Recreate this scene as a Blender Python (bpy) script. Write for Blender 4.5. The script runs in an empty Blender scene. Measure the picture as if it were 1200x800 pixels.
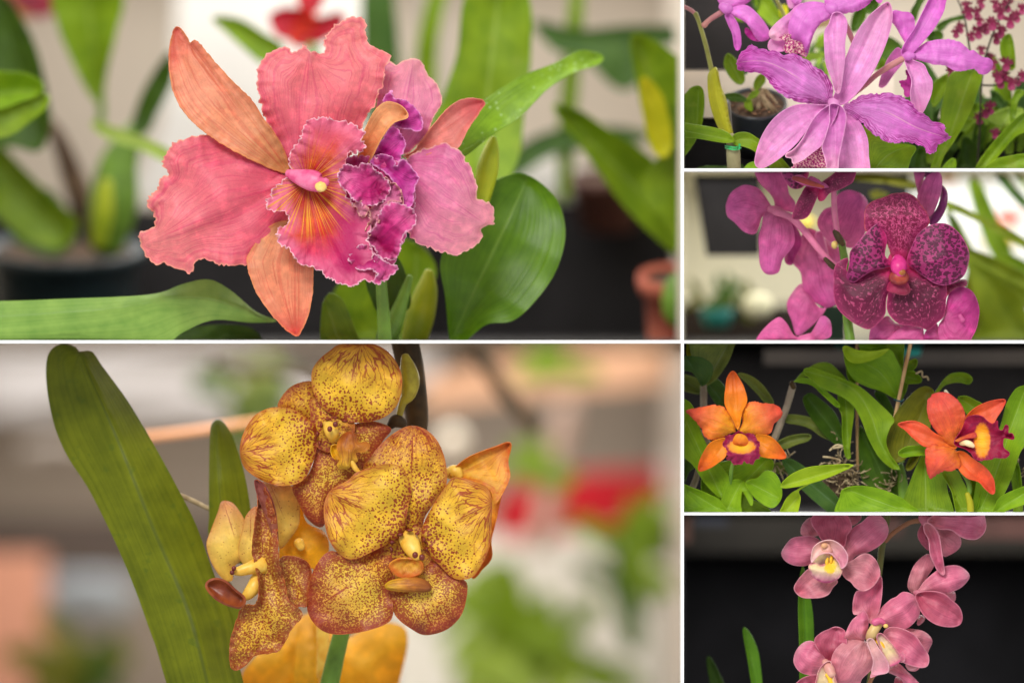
import bpy, bmesh, math, random
import numpy as np
from mathutils import Vector
from mathutils.geometry import delaunay_2d_cdt

random.seed(7); rng = np.random.default_rng(7)
SC = bpy.context.scene
COL = SC.collection
S = 0.0005            # metres per unit: all tables below are in half millimetres, x right, y down, h towards the viewer
D = 20.0              # distance of the camera from the flowers

# ------------------------------------------------------------------ camera
cd = bpy.data.cameras.new('camera'); cam = bpy.data.objects.new('camera', cd); COL.objects.link(cam)
cam.location = (0, -D, 0); cam.rotation_euler = (math.radians(90), 0, 0)
cd.sensor_width = 36; cd.lens = 36 * D / 0.6; cd.clip_start = 1; cd.clip_end = 200
cd.dof.use_dof = True; cd.dof.focus_distance = D - 0.006; cd.dof.aperture_fstop = 1.2 / 0.40
SC.camera = cam

# ------------------------------------------------------------------ world, lamps, exposure
wd = bpy.data.worlds.new('World'); SC.world = wd; wd.use_nodes = True
wd.node_tree.nodes['Background'].inputs[0].default_value = (0.93, 0.97, 1.0, 1)
wd.node_tree.nodes['Background'].inputs[1].default_value = 0.68
SC.view_settings.view_transform = 'Standard'; SC.view_settings.look = 'None'
SC.view_settings.exposure = 0.12; SC.view_settings.gamma = 1
SC.cycles.use_denoising = True
SC.cycles.max_bounces = 6; SC.cycles.diffuse_bounces = 3; SC.cycles.glossy_bounces = 2
SC.cycles.transmission_bounces = 4; SC.cycles.transparent_max_bounces = 4

def area(loc, aim, sx, sy, watts, col=(1, 1, 1)):
    l = bpy.data.lights.new('lamp', 'AREA'); l.shape = 'RECTANGLE'; l.size = sx; l.size_y = sy
    l.energy = watts; l.color = col
    o = bpy.data.objects.new('lamp', l); COL.objects.link(o); o.location = loc
    o.rotation_euler = (Vector(aim) - Vector(loc)).to_track_quat('-Z', 'Y').to_euler()
    return o
# large soft panel in front of and above the cabinet
area((-1.1, -4.0, 2.9), (0, 0, 0), 1.9, 1.6, 250, (1, 0.97, 0.92))

# compartments: x0, x1, y0, y1 of the opening, depth
BOX = {'L1': (-90, 798, -90, 399, 2600), 'L2': (-90, 798, 402, 880, 3400),
       'R1': (801, 1290, -90, 198, 1300), 'R2': (801, 1290, 201, 399, 2000),
       'R3': (801, 1290, 402, 600, 900), 'R4': (801, 1290, 603, 880, 1300)}
def compartment_fill(k, h0, h1, rad, col=(1, 0.98, 0.95)):  # fill light added under each ceiling to brighten the deep compartment behind the flowers
    x0, x1, y0, y1, dp = BOX[k]
    sx = (x1 - x0 - 20) * S; sy = (h0 - h1) * S
    z = (400 - y0) * S - 0.004
    o = area(((x0 + x1) / 2 * S - 0.3, -(h0 + h1) / 2 * S, z), ((x0 + x1) / 2 * S - 0.3, -(h0 + h1) / 2 * S, z - 1), sx, sy, rad * math.pi * sx * sy, col)
    return o
compartment_fill('L1', -160, -2500, 3.0)
compartment_fill('L2', -160, -3300, 3.3, (1, 0.95, 0.9))
compartment_fill('R1', -130, -1200, 3.6)
compartment_fill('R2', -130, -1900, 2.6)
compartment_fill('R3', -130, -850, 2.8)
compartment_fill('R4', -130, -1200, 2.6)

def W(x, y, h):
    k = 1 - h * S / D
    return ((x - 600) * S * k, -h * S, (400 - y) * S * k)

# ------------------------------------------------------------------ materials
def lin(c):
    return tuple((v / 255 / 12.92) if v / 255 <= 0.04045 else ((v / 255 + 0.055) / 1.055) ** 2.4 for v in c) + (1,)

class NB:
    def __init__(s, name):
        s.m = bpy.data.materials.new(name); s.m.use_nodes = True
        s.t = s.m.node_tree; s.b = s.t.nodes['Principled BSDF']; s.out = s.t.nodes['Material Output']
    def n(s, t, **k):
        n = s.t.nodes.new(t)
        for a, v in k.items(): setattr(n, a, v)
        return n
    def put(s, sock, v):
        if v is None: return
        if hasattr(v, 'is_output') or isinstance(v, bpy.types.NodeSocket): s.t.links.new(v, sock)
        else: sock.default_value = v
    def math(s, op, a, b=None, c=None, clamp=False):
        n = s.n('ShaderNodeMath', operation=op, use_clamp=clamp)
        s.put(n.inputs[0], a); s.put(n.inputs[1], b); s.put(n.inputs[2], c)
        return n.outputs[0]
    def step(s, x, a, b, lo=0.0, hi=1.0):
        n = s.n('ShaderNodeMapRange', interpolation_type='SMOOTHSTEP')
        s.put(n.inputs[0], x); n.inputs[1].default_value = a; n.inputs[2].default_value = b
        n.inputs[3].default_value = lo; n.inputs[4].default_value = hi
        return n.outputs[0]
    def mix(s, f, a, b, mode='MIX'):
        n = s.n('ShaderNodeMix', data_type='RGBA', blend_type=mode)
        s.put(n.inputs[0], f); s.put(n.inputs[6], a); s.put(n.inputs[7], b)
        return n.outputs[2]
    def ramp(s, f, stops):
        n = s.n('ShaderNodeValToRGB'); e = n.color_ramp.elements
        while len(e) < len(stops): e.new(0.5)
        for i, (p, c) in enumerate(stops): e[i].position = p; e[i].color = lin(c)
        s.put(n.inputs[0], f); return n.outputs[0]
    def attr(s, name):
        return s.n('ShaderNodeAttribute', attribute_name=name).outputs['Fac']
    def vec(s, x, y, z=0.0):
        n = s.n('ShaderNodeCombineXYZ'); s.put(n.inputs[0], x); s.put(n.inputs[1], y); s.put(n.inputs[2], z)
        return n.outputs[0]
    def noise(s, v, sc, det=3.0, rough=0.55):
        n = s.n('ShaderNodeTexNoise'); s.put(n.inputs['Vector'], v)
        n.inputs['Scale'].default_value = sc; n.inputs['Detail'].default_value = det
        n.inputs['Roughness'].default_value = rough
        return n.outputs['Fac']
    def voro(s, v, sc, feat='F1', rnd=1.0):
        n = s.n('ShaderNodeTexVoronoi', feature=feat); s.put(n.inputs['Vector'], v)
        n.inputs['Scale'].default_value = sc; n.inputs['Randomness'].default_value = rnd
        return n.outputs['Distance']
    def finish(s, col, rough=0.5, trans=0.0, bump=None, bs=0.3, spec=0.3, tcol=None, dist=0.0004):
        s.put(s.b.inputs['Base Color'], col); s.put(s.b.inputs['Roughness'], rough)
        s.b.inputs['Specular IOR Level'].default_value = spec
        nrm = None
        if bump is not None:
            b = s.n('ShaderNodeBump'); b.inputs['Strength'].default_value = bs
            b.inputs['Distance'].default_value = dist; s.put(b.inputs['Height'], bump); nrm = b.outputs[0]
            s.put(s.b.inputs['Normal'], nrm)
        if trans > 0:
            t = s.n('ShaderNodeBsdfTranslucent'); s.put(t.inputs[0], tcol or col)
            if nrm: s.put(t.inputs[1], nrm)
            mx = s.n('ShaderNodeMixShader'); mx.inputs[0].default_value = trans
            s.t.links.new(s.b.outputs[0], mx.inputs[1]); s.t.links.new(t.outputs[0], mx.inputs[2])
            s.t.links.new(mx.outputs[0], s.out.inputs[0])
        return s.m

# all thin parts carry: u (0 base .. 1 tip), v (-1 .. 1 across), d (distance from the edge), r, a (polar about the base), and px, py
def petal_mat(name, stops, edge=None, vein=None, mottle=0.16, extra=None, rough=0.42, trans=0.30, bs=0.5, radial=False, vf=16, flecks=0.0):
    B = NB(name); u, v, d = B.attr('u'), B.attr('v'), B.attr('d')
    px, py = B.attr('px'), B.attr('py'); P = B.vec(px, py)
    big = B.noise(P, 3.5, 3)
    uu = B.math('ADD', B.attr('r') if radial else u, B.math('MULTIPLY', B.math('SUBTRACT', big, 0.5), 0.28))
    col = B.ramp(uu, stops)
    if radial: VV = B.vec(B.math('MULTIPLY', B.attr('a'), vf), B.math('MULTIPLY', B.attr('r'), 1.6))
    else:
        wob = B.math('MULTIPLY', B.math('SUBTRACT', B.noise(P, 7, 2), 0.5), 0.05)
        VV = B.vec(B.math('MULTIPLY', B.math('ADD', v, wob), vf), B.math('MULTIPLY', u, 1.1), B.math('MULTIPLY', px, 0.1))
    st = B.noise(VV, 1.0, 3.5, 0.6)
    if vein:
        vc, vs = vein
        col = B.mix(B.math('MULTIPLY', B.step(st, 0.47, 0.66), vs), col, lin(vc))
    if radial: V2 = B.vec(B.math('MULTIPLY', B.attr('a'), vf * 2.6), B.math('MULTIPLY', B.attr('r'), 3.0), 4.0)
    else: V2 = B.vec(B.math('MULTIPLY', B.math('ADD', v, wob), vf * 2.6), B.math('MULTIPLY', u, 3.2), 3.0)
    st2 = B.noise(V2, 1.0, 2.0, 0.5)
    if vein: col = B.mix(B.math('MULTIPLY', B.step(st2, 0.54, 0.64), vein[1] * 0.8), col, lin(vein[0]))
    patch = B.step(B.noise(P, 5.5, 3), 0.45, 0.75)
    g2_ = B.n('ShaderNodeVectorMath', operation='SCALE'); B.put(g2_.inputs[0], col); B.put(g2_.inputs[3], B.math('ADD', 0.93, B.math('MULTIPLY', patch, 0.2))); col = g2_.outputs[0]
    fine = B.noise(P, 46, 4, 0.7)
    m = B.math('ADD', B.math('MULTIPLY', B.math('SUBTRACT', fine, 0.5), mottle * 1.6), B.math('MULTIPLY', B.math('SUBTRACT', B.noise(P, 11, 4), 0.5), mottle * 2.2))
    m = B.math('ADD', B.math('ADD', m, B.math('MULTIPLY', B.math('SUBTRACT', st, 0.5), mottle)), 1.0)
    hm = B.n('ShaderNodeVectorMath', operation='SCALE'); B.put(hm.inputs[0], col); B.put(hm.inputs[3], m); col = hm.outputs[0]
    if flecks:
        fl = B.step(B.voro(P, 26), 0.10, 0.05); col = B.mix(B.math('MULTIPLY', fl, flecks), col, lin((255, 225, 215)))
    if extra: col = extra(B, col, u, v, d, P, st)
    if edge:
        ec, ew, es = edge
        dd = B.math('ADD', d, B.math('MULTIPLY', B.math('SUBTRACT', B.noise(P, 25, 2), 0.5), ew * 1.2))
        ev = B.step(B.noise(P, 13, 2), 0.35, 0.6, 0.45, 1.0)
        col = B.mix(B.math('MULTIPLY', B.math('MULTIPLY', B.step(dd, ew, ew * 0.15), es), ev), col, lin(ec))
    hb = B.math('ADD', B.math('ADD', st, B.math('MULTIPLY', st2, 0.6)), B.math('MULTIPLY', fine, 0.7))
    return B.finish(col, rough, trans, hb, bs, 0.38, dist=0.0008)

def leaf_mat(name, c0, c1, mid=None, rough=0.36, trans=0.15, vf=26, blot=None, edge=None, spots=None, bs=0.35, scale=1.0):
    c0, c1 = [(c[0], c[1], c[2] * 0.6) for c in (c0, c1)]
    B = NB(name); u, v, d = B.attr('u'), B.attr('v'), B.attr('d')
    P = B.vec(B.attr('px'), B.attr('py'))
    st = B.noise(B.vec(B.math('MULTIPLY', v, vf), B.math('MULTIPLY', u, 1.2), B.math('MULTIPLY', B.attr('px'), 0.1)), 1.0, 3)
    f = B.math('ADD', B.math('MULTIPLY', B.noise(P, 4 * scale, 4), 0.62), B.math('MULTIPLY', st, 0.48))
    col = B.ramp(f, [(0.36, c0), (0.70, c1)])
    av = B.math('ABSOLUTE', v)
    if mid: col = B.mix(B.math('MULTIPLY', B.step(av, 0.07, 0.0), 0.55), col, lin(mid))
    if blot:
        col = B.mix(B.math('MULTIPLY', B.step(B.noise(P, 5, 4), 0.60, 0.70), 0.5), col, lin(blot))
    if spots:
        col = B.mix(B.math('MULTIPLY', B.step(B.voro(P, 11), 0.25, 0.12), 0.75), col, lin(spots))
    col = B.mix(B.math('MULTIPLY', B.step(B.voro(P, 17), 0.09, 0.03), 0.45), col, lin((70, 62, 30)))
    if edge: col = B.mix(B.step(d, 2.2, 0.3), col, lin(edge))
    return B.finish(col, rough, trans, B.math('ADD', st, B.math('MULTIPLY', B.step(av, 0.05, 0.0), -0.6)), bs, 0.2, dist=0.0009)

def plain(name, c, rough=0.7, var=0.15, sc=60, c2=None, bs=0.3, spec=0.3, trans=0.0, stretch=None, dist=0.0005):
    B = NB(name); tc = B.n('ShaderNodeTexCoord').outputs['Object']
    if stretch:
        mp = B.n('ShaderNodeMapping'); mp.inputs['Scale'].default_value = stretch; B.put(mp.inputs[0], tc); tc = mp.outputs[0]
    n = B.noise(tc, sc, 4)
    c2 = c2 or tuple(min(255, v * (1 - var)) for v in c)
    return B.finish(B.ramp(n, [(0.38, c2), (0.64, c)]), rough, trans, n, bs, spec, dist=dist)

# ------------------------------------------------------------------ geometry helpers
TF = {'p': (0, 0, 1, 1), 'A': (800, 0, .25, .25), 'B': (1000, 0, .25, .25), 'C': (800, 200, .25, .25), 'D': (1000, 200, .25, .25),
      'E': (800, 400, .25, .25), 'F': (1000, 400, .25, .25), 'G': (900, 600, .25, .25), 'H': (1000, 600, .25, .25),
      'T': (0, 0, .5, .5), 'U': (400, 0, .5, .5), 'V': (0, 400, .5, .5), 'X': (400, 400, .5, .5),
      'a': (160, 20, .25, .25), 'l': (300, 120, .2874, .2874), 's': (400, 50, .3373, .3375), 'q': (160, 140, .3252, .325),
      'f': (270, 400, .25, .25), 'g': (350, 490, .3374, .3375), 'k': (230, 560, .2998, .3), 'r': (796, 598, .3367, .3367)}
def O(key, txt):
    ox, oy, kx, ky = TF[key]
    return np.array([(ox + float(a) * kx, oy + float(b) * ky) for a, b in (q.split(',') for q in txt.split())])

def catmull(pts, step, closed=True):
    n = len(pts); out = []
    for i in range(n if closed else n - 1):
        if closed: p0, p1, p2, p3 = pts[i - 1], pts[i], pts[(i + 1) % n], pts[(i + 2) % n]
        else: p0, p1, p2, p3 = pts[max(i - 1, 0)], pts[i], pts[i + 1], pts[min(i + 2, n - 1)]
        L = np.linalg.norm(np.asarray(p2)[:2] - np.asarray(p1)[:2]); k = max(1, int(round(L / step)))
        for j in range(k):
            t = j / k
            out.append(0.5 * (2 * p1 + (p2 - p0) * t + (2 * p0 - 5 * p1 + 4 * p2 - p3) * t * t + (3 * p1 - p0 - 3 * p2 + p3) * t ** 3))
    if not closed: out.append(pts[-1])
    return np.array(out)

def clip_poly(poly, box):
    x0, x1, y0, y1 = box
    for ax, val, sgn in ((0, x0, 1), (0, x1, -1), (1, y0, 1), (1, y1, -1)):
        out = []; n = len(poly)
        for i in range(n):
            a, b = poly[i], poly[(i + 1) % n]
            ia, ib = (a[ax] - val) * sgn >= 0, (b[ax] - val) * sgn >= 0
            if ia: out.append(a)
            if ia != ib:
                t = (val - a[ax]) / (b[ax] - a[ax]); out.append(a + (b - a) * t)
        poly = np.array(out)
        if len(poly) < 3: return poly
    return poly

def seg_dist(P, A, Bq):
    d = Bq - A; L = (d ** 2).sum(1) + 1e-9
    t = (((P[:, None] - A[None]) * d[None]).sum(2) / L[None]).clip(0, 1)
    q = A[None] + t[..., None] * d[None]
    dist = np.sqrt(((P[:, None] - q) ** 2).sum(2))
    return dist, t

def inside(P, poly):
    x, y = P[:, 0], P[:, 1]; c = np.zeros(len(P), bool); n = len(poly); j = n - 1
    for i in range(n):
        xi, yi = poly[i]; xj, yj = poly[j]
        c ^= ((yi > y) != (yj > y)) & (x < (xj - xi) * (y - yi) / (yj - yi + 1e-12) + xi); j = i
    return c

PANEL = None
def panel_rect(m=0.6):
    x0, x1, y0, y1, dp = BOX[PANEL]; return (x0 + m, x1 - m, y0 + m, y1 - m)

def link(name, me, mat, parent):
    o = bpy.data.objects.new(name, me); COL.objects.link(o)
    if mat: me.materials.append(mat)
    if parent is not None:
        o.parent = parent
        g = parent; off = Vector((0, 0, 0))
        while g is not None: off += g.location; g = g.parent
        me.transform(__import__('mathutils').Matrix.Translation(-off))
    return o

def smooth_noise(n, k, seed):
    r = np.random.default_rng(seed); c = r.normal(size=(k, 2)); t = np.arange(n) / n * 2 * math.pi; o = np.zeros(n)
    for i in range(k): o += (c[i, 0] * np.cos((i + 1) * t) + c[i, 1] * np.sin((i + 1) * t))
    return o / math.sqrt(k)

SEED = [0]
def sheet(name, parent, mat, outline, base=None, tip=None, spine=None, h=0.0, prof=(0, 0), cup=0.0, fold=0.0, jag=0.0, jagn=None,
          wave=0.0, wl=14.0, wd=10.0, lump=1.0, res=3.2, thick=0.9, smooth=True, label=None, pol=None, rad=None, cone=0.0, pleat=None):
    """A petal, sepal or leaf: outline in x, y; depth from a profile along its axis, a cup or fold across, ripples at the edge."""
    SEED[0] += 1; sd = SEED[0]
    ol = catmull(outline, max(res * 0.9, 1.6)) if smooth else np.array(outline, float)
    n = len(ol)
    if jag:
        nx = np.roll(ol, -1, 0) - np.roll(ol, 1, 0); nx = np.stack([nx[:, 1], -nx[:, 0]], 1); nx /= (np.linalg.norm(nx, axis=1, keepdims=True) + 1e-9)
        r = np.random.default_rng(sd)
        k = max(3, int(n / 3)); e = smooth_noise(n, k, sd)
        e = np.abs(e) * -0.9 + 0.4 + r.normal(size=n) * 0.12
        ol = ol + nx * (e * jag)[:, None] * 0.8
    base = np.array(base if base is not None else outline[0], float)
    tip = np.array(tip if tip is not None else outline[np.argmax(((outline - base) ** 2).sum(1))], float)
    sp = np.array(spine, float) if spine is not None else np.array([base, tip])
    if len(sp) > 2: sp = catmull(sp, 12, False)
    cl = clip_poly(ol, panel_rect())
    if len(cl) < 4: return None
    nxt = np.roll(cl, -1, 0); keep = np.linalg.norm(nxt - cl, axis=1) > 0.15; cl = cl[keep]
    mn, mx = cl.min(0), cl.max(0)
    gx = np.arange(mn[0], mx[0], res); gy = np.arange(mn[1], mx[1], res * 0.87)
    G = np.array([(x + (j % 2) * res / 2, y) for j, y in enumerate(gy) for x in gx]) if len(gx) and len(gy) else np.zeros((0, 2))
    if len(G):
        G = G[inside(G, cl)]
    if len(G):
        dd, _ = seg_dist(G, cl, np.roll(cl, -1, 0)); G = G[dd.min(1) > res * 0.55]
    allp = np.vstack([cl, G]) if len(G) else cl
    nb = len(cl)
    r = delaunay_2d_cdt([Vector(p) for p in allp], [(i, (i + 1) % nb) for i in range(nb)], [list(range(nb))], 1, 1e-4)
    V = np.array([tuple(v) for v in r[0]]); F = [f for f in r[2] if len(f) >= 3]
    # measures
    dd, tt = seg_dist(V, ol, np.roll(ol, -1, 0)); ie = dd.argmin(1); d = dd.min(1); arc = ie + tt[np.arange(len(V)), ie]
    A, Bq = sp[:-1], sp[1:]; ds, ts = seg_dist(V, A, Bq); i = ds.argmin(1); L = np.linalg.norm(Bq - A, axis=1); cs = np.concatenate([[0], np.cumsum(L)])
    t = ts[np.arange(len(V)), i]; u = (cs[i] + t * L[i]) / cs[-1]
    dv = (Bq - A)[i]; w = V - A[i]; sgn = np.sign(dv[:, 0] * w[:, 1] - dv[:, 1] * w[:, 0]); dist = ds[np.arange(len(V)), i]
    vn = sgn * dist / (dist + d + 1e-6)
    pc = np.array(pol if pol is not None else base, float); rv = V - pc; R = np.sqrt((rv ** 2).sum(1)); ang = np.arctan2(rv[:, 1], rv[:, 0])
    RR = rad or max(np.linalg.norm(tip - base), 1)
    H = h + np.interp(u, np.linspace(0, 1, len(prof)), prof) + cup * vn ** 2 + fold * np.abs(vn)
    size = max(np.linalg.norm(tip - base), 10)
    f1 = 2 * math.pi / (size * 0.55); H += lump * (np.sin(V[:, 0] * f1 + sd) * np.cos(V[:, 1] * f1 * 1.1 + sd * 2.1)) * size * 0.012
    if pleat is None: pleat = size * 0.010 if (mat and 'leaf' not in mat.name) else 0.0
    if pleat: H += pleat * np.sin(vn * (5.5 + sd % 3) + 2.2 * np.sin(u * 3 + sd)) * np.clip(u * 1.6, 0, 1) + pleat * 0.5 * np.sin(vn * 13 + u * 4 + sd)
    if cone: H += cone * np.minimum(R / RR, 1.0) ** 0.7
    if wave:
        st = np.linalg.norm(np.roll(ol, -1, 0) - ol, axis=1).mean(); ph = arc * st
        jn = smooth_noise(n, max(3, int(n * st / wl / 2)), sd + 500); jn = jn[np.clip(arc.astype(int), 0, n - 1) % n]
        H += wave * (0.75 * np.sin(ph * 2 * math.pi / wl + 1.6 * np.sin(ph / wl * 0.9 + sd)) + 0.5 * jn) * np.exp(-d / wd)
    me = bpy.data.meshes.new(name)
    me.from_pydata([W(x, y, z) for (x, y), z in zip(V, H)], [], F)
    for an, arr in (('u', u), ('v', vn), ('d', d), ('r', R / RR), ('a', ang), ('px', V[:, 0] / 100), ('py', V[:, 1] / 100)):
        at = me.attributes.new(an, 'FLOAT', 'POINT'); at.data.foreach_set('value', arr.astype(np.float32))
    me.polygons.foreach_set('use_smooth', [True] * len(me.polygons)); me.update()
    if len(me.polygons) and sum(p.normal.y for p in me.polygons) > 0: me.flip_normals()
    cnt = np.zeros(len(me.edges), int); li = np.empty(len(me.loops), int); me.loops.foreach_get('edge_index', li); np.add.at(cnt, li, 1)
    me.edges.foreach_set('use_edge_sharp', [bool(c < 2) for c in cnt])
    o = link(name, me, mat, parent)
    if thick:
        md = o.modifiers.new('thickness', 'SOLIDIFY'); md.thickness = thick * S; md.offset = -1; md.use_even_offset = False
    if label: o['label'] = label
    return o

def bm_clip(bm):
    x0, x1, y0, y1 = panel_rect(); g = lambda: bm.verts[:] + bm.edges[:] + bm.faces[:]
    for co, no in (((W(x0, 0, 0)), (-1, 0, 0)), ((W(x1, 0, 0)), (1, 0, 0)), ((W(0, y0, 0)), (0, 0, 1)), ((W(0, y1, 0)), (0, 0, -1))):
        bmesh.ops.bisect_plane(bm, geom=g(), plane_co=co, plane_no=no, clear_outer=True)

def from_bm(name, bm, mat, parent, smooth=True, clip=True):
    if clip: bm_clip(bm)
    bmesh.ops.recalc_face_normals(bm, faces=bm.faces[:])
    me = bpy.data.meshes.new(name); bm.to_mesh(me); bm.free()
    if smooth: me.polygons.foreach_set('use_smooth', [True] * len(me.polygons))
    return link(name, me, mat, parent)

def tube_bm(bm, pts, seg=12, flat=1.0, step=None, bumpy=0.0):
    """pts: (x, y, h, radius)"""
    P = np.array(pts, float); Ls = np.linalg.norm(P[1:, :3] - P[:-1, :3], axis=1)
    P = catmull(P, step or max(Ls.mean() / 5, 0.5), False) if len(P) > 1 else P
    P[:, 3] = np.maximum(P[:, 3], 0.05)
    X = np.array([W(*p[:3]) for p in P]); rings = []
    T = np.gradient(X, axis=0); T /= (np.linalg.norm(T, axis=1, keepdims=True) + 1e-12)
    up = np.array([0, -1.0, 0])
    # rounded ends
    idx = list(range(len(P)))
    rows = []
    for e, (k, sg) in enumerate(((0, -1), (len(P) - 1, 1))):
        rows.append([(X[k] + T[k] * sg * P[k, 3] * S * math.sin(a) * 0.8, P[k, 3] * math.cos(a), T[k]) for a in (1.45, 1.0, 0.5)])
    seq = rows[0] + [(X[k], P[k, 3], T[k]) for k in idx] + rows[1][::-1]
    for c, r, tt in seq:
        s_ = np.cross(tt, up); nn = np.linalg.norm(s_); s_ = s_ / nn if nn > 1e-3 else np.array([1.0, 0, 0]); b = np.cross(s_, tt)
        rr = r * S * (1 + bumpy * rng.normal())
        rings.append([bm.verts.new(c + (s_ * math.cos(a) + b * math.sin(a) * flat) * rr) for a in np.linspace(0, 2 * math.pi, seg, endpoint=False)])
    for a, b in zip(rings[:-1], rings[1:]):
        for j in range(seg): bm.faces.new((a[j], a[(j + 1) % seg], b[(j + 1) % seg], b[j]))
    bm.faces.new(rings[0]); bm.faces.new(rings[-1][::-1])

def tube(name, parent, mat, pts, seg=12, flat=1.0, label=None, bumpy=0.0):
    bm = bmesh.new(); tube_bm(bm, pts, seg, flat, bumpy=bumpy); o = from_bm(name, bm, mat, parent)
    if label: o['label'] = label
    return o

def TP(key, txt, h, r):
    """'x,y x,y' -> tube points; h and r numbers or lists along it"""
    P = O(key, txt); n = len(P); k = TF[key][2]
    hh = np.interp(np.linspace(0, 1, n), np.linspace(0, 1, len(h)), h) if isinstance(h, (list, tuple)) else [h] * n
    rr = np.interp(np.linspace(0, 1, n), np.linspace(0, 1, len(r)), r) if isinstance(r, (list, tuple)) else [r] * n
    return [(P[i, 0], P[i, 1], hh[i], rr[i] * k) for i in range(n)]

def blob(name, parent, mat, c, r, label=None, rough=0.0, sub=3, clip=True):
    """c = (x, y, h), r = (rx, ry, rh)"""
    bm = bmesh.new(); bmesh.ops.create_icosphere(bm, subdivisions=sub, radius=1)
    C = W(*c)
    for v in bm.verts:
        k = 1 + rough * math.sin(v.co.x * 5 + c[0]) * math.cos(v.co.z * 4 + v.co.y * 5 + c[1])
        v.co = Vector((C[0] + v.co.x * r[0] * S * k, C[1] + v.co.y * r[2] * S * k, C[2] + v.co.z * r[1] * S * k))
    o = from_bm(name, bm, mat, parent, clip=clip)
    if label: o['label'] = label
    return o

def lathe(name, parent, mat, c, prof, tilt=0.0, seg=40, clip=True, smooth=True):
    """prof: (radius, y offset down) pairs about the vertical axis through c, tilted towards the viewer"""
    bm = bmesh.new(); C = Vector(W(*c)); rings = []
    ct, st = math.cos(tilt), math.sin(tilt)
    for r, y in prof:
        ring = []
        for a in np.linspace(0, 2 * math.pi, seg, endpoint=False):
            p = Vector((r * math.cos(a), r * math.sin(a), -y)) * S
            p = Vector((p.x, p.y * ct - p.z * st, p.y * st + p.z * ct)); ring.append(bm.verts.new(C + p))
        rings.append(ring)
    for a, b in zip(rings[:-1], rings[1:]):
        for j in range(seg): bm.faces.new((a[j], a[(j + 1) % seg], b[(j + 1) % seg], b[j]))
    return from_bm(name, bm, mat, parent, smooth=smooth, clip=clip)

def box(name, parent, mat, x0, x1, y0, y1, h0, h1, clip=True, bev=0.0):
    bm = bmesh.new(); vs = [bm.verts.new(((x - 600) * S, -h * S, (400 - y) * S)) for x in (x0, x1) for y in (y0, y1) for h in (h0, h1)]
    for f in ((0, 1, 3, 2), (4, 6, 7, 5), (0, 4, 5, 1), (2, 3, 7, 6), (0, 2, 6, 4), (1, 5, 7, 3)): bm.faces.new([vs[i] for i in f])
    if bev: bmesh.ops.bevel(bm, geom=bm.edges[:], offset=bev * S, segments=2, affect='EDGES')
    return from_bm(name, bm, mat, parent, smooth=False, clip=clip)

def slab(name, parent, mat, outline, h, thick=8, smooth=False):
    """a board or cloth with its own thickness, outline in x, y"""
    return sheet(name, parent, mat, outline, h=h, lump=0, res=30, thick=thick, smooth=smooth)

def thing(name, label, cat, at, group=None):
    o = bpy.data.objects.new(name, None); COL.objects.link(o); o.location = W(*at); o['label'] = label; o['category'] = cat
    o.empty_display_size = 0.01
    if group: o['group'] = group
    return o
def tag(o, label, cat, group=None):
    o['label'] = label; o['category'] = cat
    if group: o['group'] = group
    return o
def struct(o): o['kind'] = 'structure'; return o

def ribbon(pts, w, tipw=0.0, basew=0.5):
    """outline of a strap leaf along spine pts with half width w"""
    sp = catmull(np.array(pts, float), 8, False); n = len(sp); T = np.gradient(sp, axis=0); T /= np.linalg.norm(T, axis=1, keepdims=True); N = np.stack([T[:, 1], -T[:, 0]], 1)
    t = np.linspace(0, 1, n); ww = w * (basew + (1 - basew) * np.clip(t / 0.3, 0, 1) ** 0.8) * np.sqrt(np.clip(1 - ((t - 0.45) / 0.56).clip(0, 1) ** 2.2, 0, 1)) + 0.4
    return np.vstack([sp + N * ww[:, None], (sp - N * ww[:, None])[::-1]]), sp

def strap(name, parent, mat, pts, w, h=0, prof=(0, 0), fold=6, res=6, basew=0.5, thick=1.5, label=None):
    ol, sp = ribbon(pts, w, basew=basew)
    return sheet(name, parent, mat, ol, base=sp[0], tip=sp[-1], spine=pts, h=h, prof=prof, fold=fold, res=res, smooth=False, thick=thick, label=label)
# ------------------------------------------------------------------ the cabinet: white front edges and one lined compartment behind each opening
M_frame = plain('white_lacquer', (255, 255, 255), 0.5, 0.02, 20)
M_wall = {'L1': plain('beige_wall', (204, 192, 176), 0.9, 0.10, 4), 'L2': plain('taupe_wall', (158, 146, 132), 0.9, 0.14, 3, stretch=(1, 1, 4)),
          'R1': plain('cream_wall', (214, 204, 188), 0.9, 0.1, 6), 'R2': plain('pale_wall', (236, 230, 205), 0.9, 0.05, 6),
          'R3': plain('black_cloth', (34, 31, 31), 0.95, 0.35, 25), 'R4': plain('black_felt', (40, 39, 42), 0.95, 0.3, 25)}
M_floor = plain('charcoal_floor', (48, 46, 46), 0.9, 0.3, 10)
ftop = 50
def bar(x0, x1, y0, y1):
    bm = bmesh.new(); vs = [bm.verts.new(((x - 600) * S, -h * S, (400 - y) * S)) for x in (x0, x1) for y in (y0, y1) for h in (-120, ftop)]
    for f in ((0, 1, 3, 2), (4, 6, 7, 5), (0, 4, 5, 1), (2, 3, 7, 6), (0, 2, 6, 4), (1, 5, 7, 3)): bm.faces.new([vs[i] for i in f])
    return struct(from_bm('cabinet_front_edge', bm, M_frame, None, smooth=False, clip=False))
bar(797.9, 801.1, -90, 880)
bar(-90, 797.9, 398.9, 402)
for a, b in ((197.9, 201), (399, 402.1), (600.1, 603)): bar(801.1, 1290, a, b)
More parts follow.
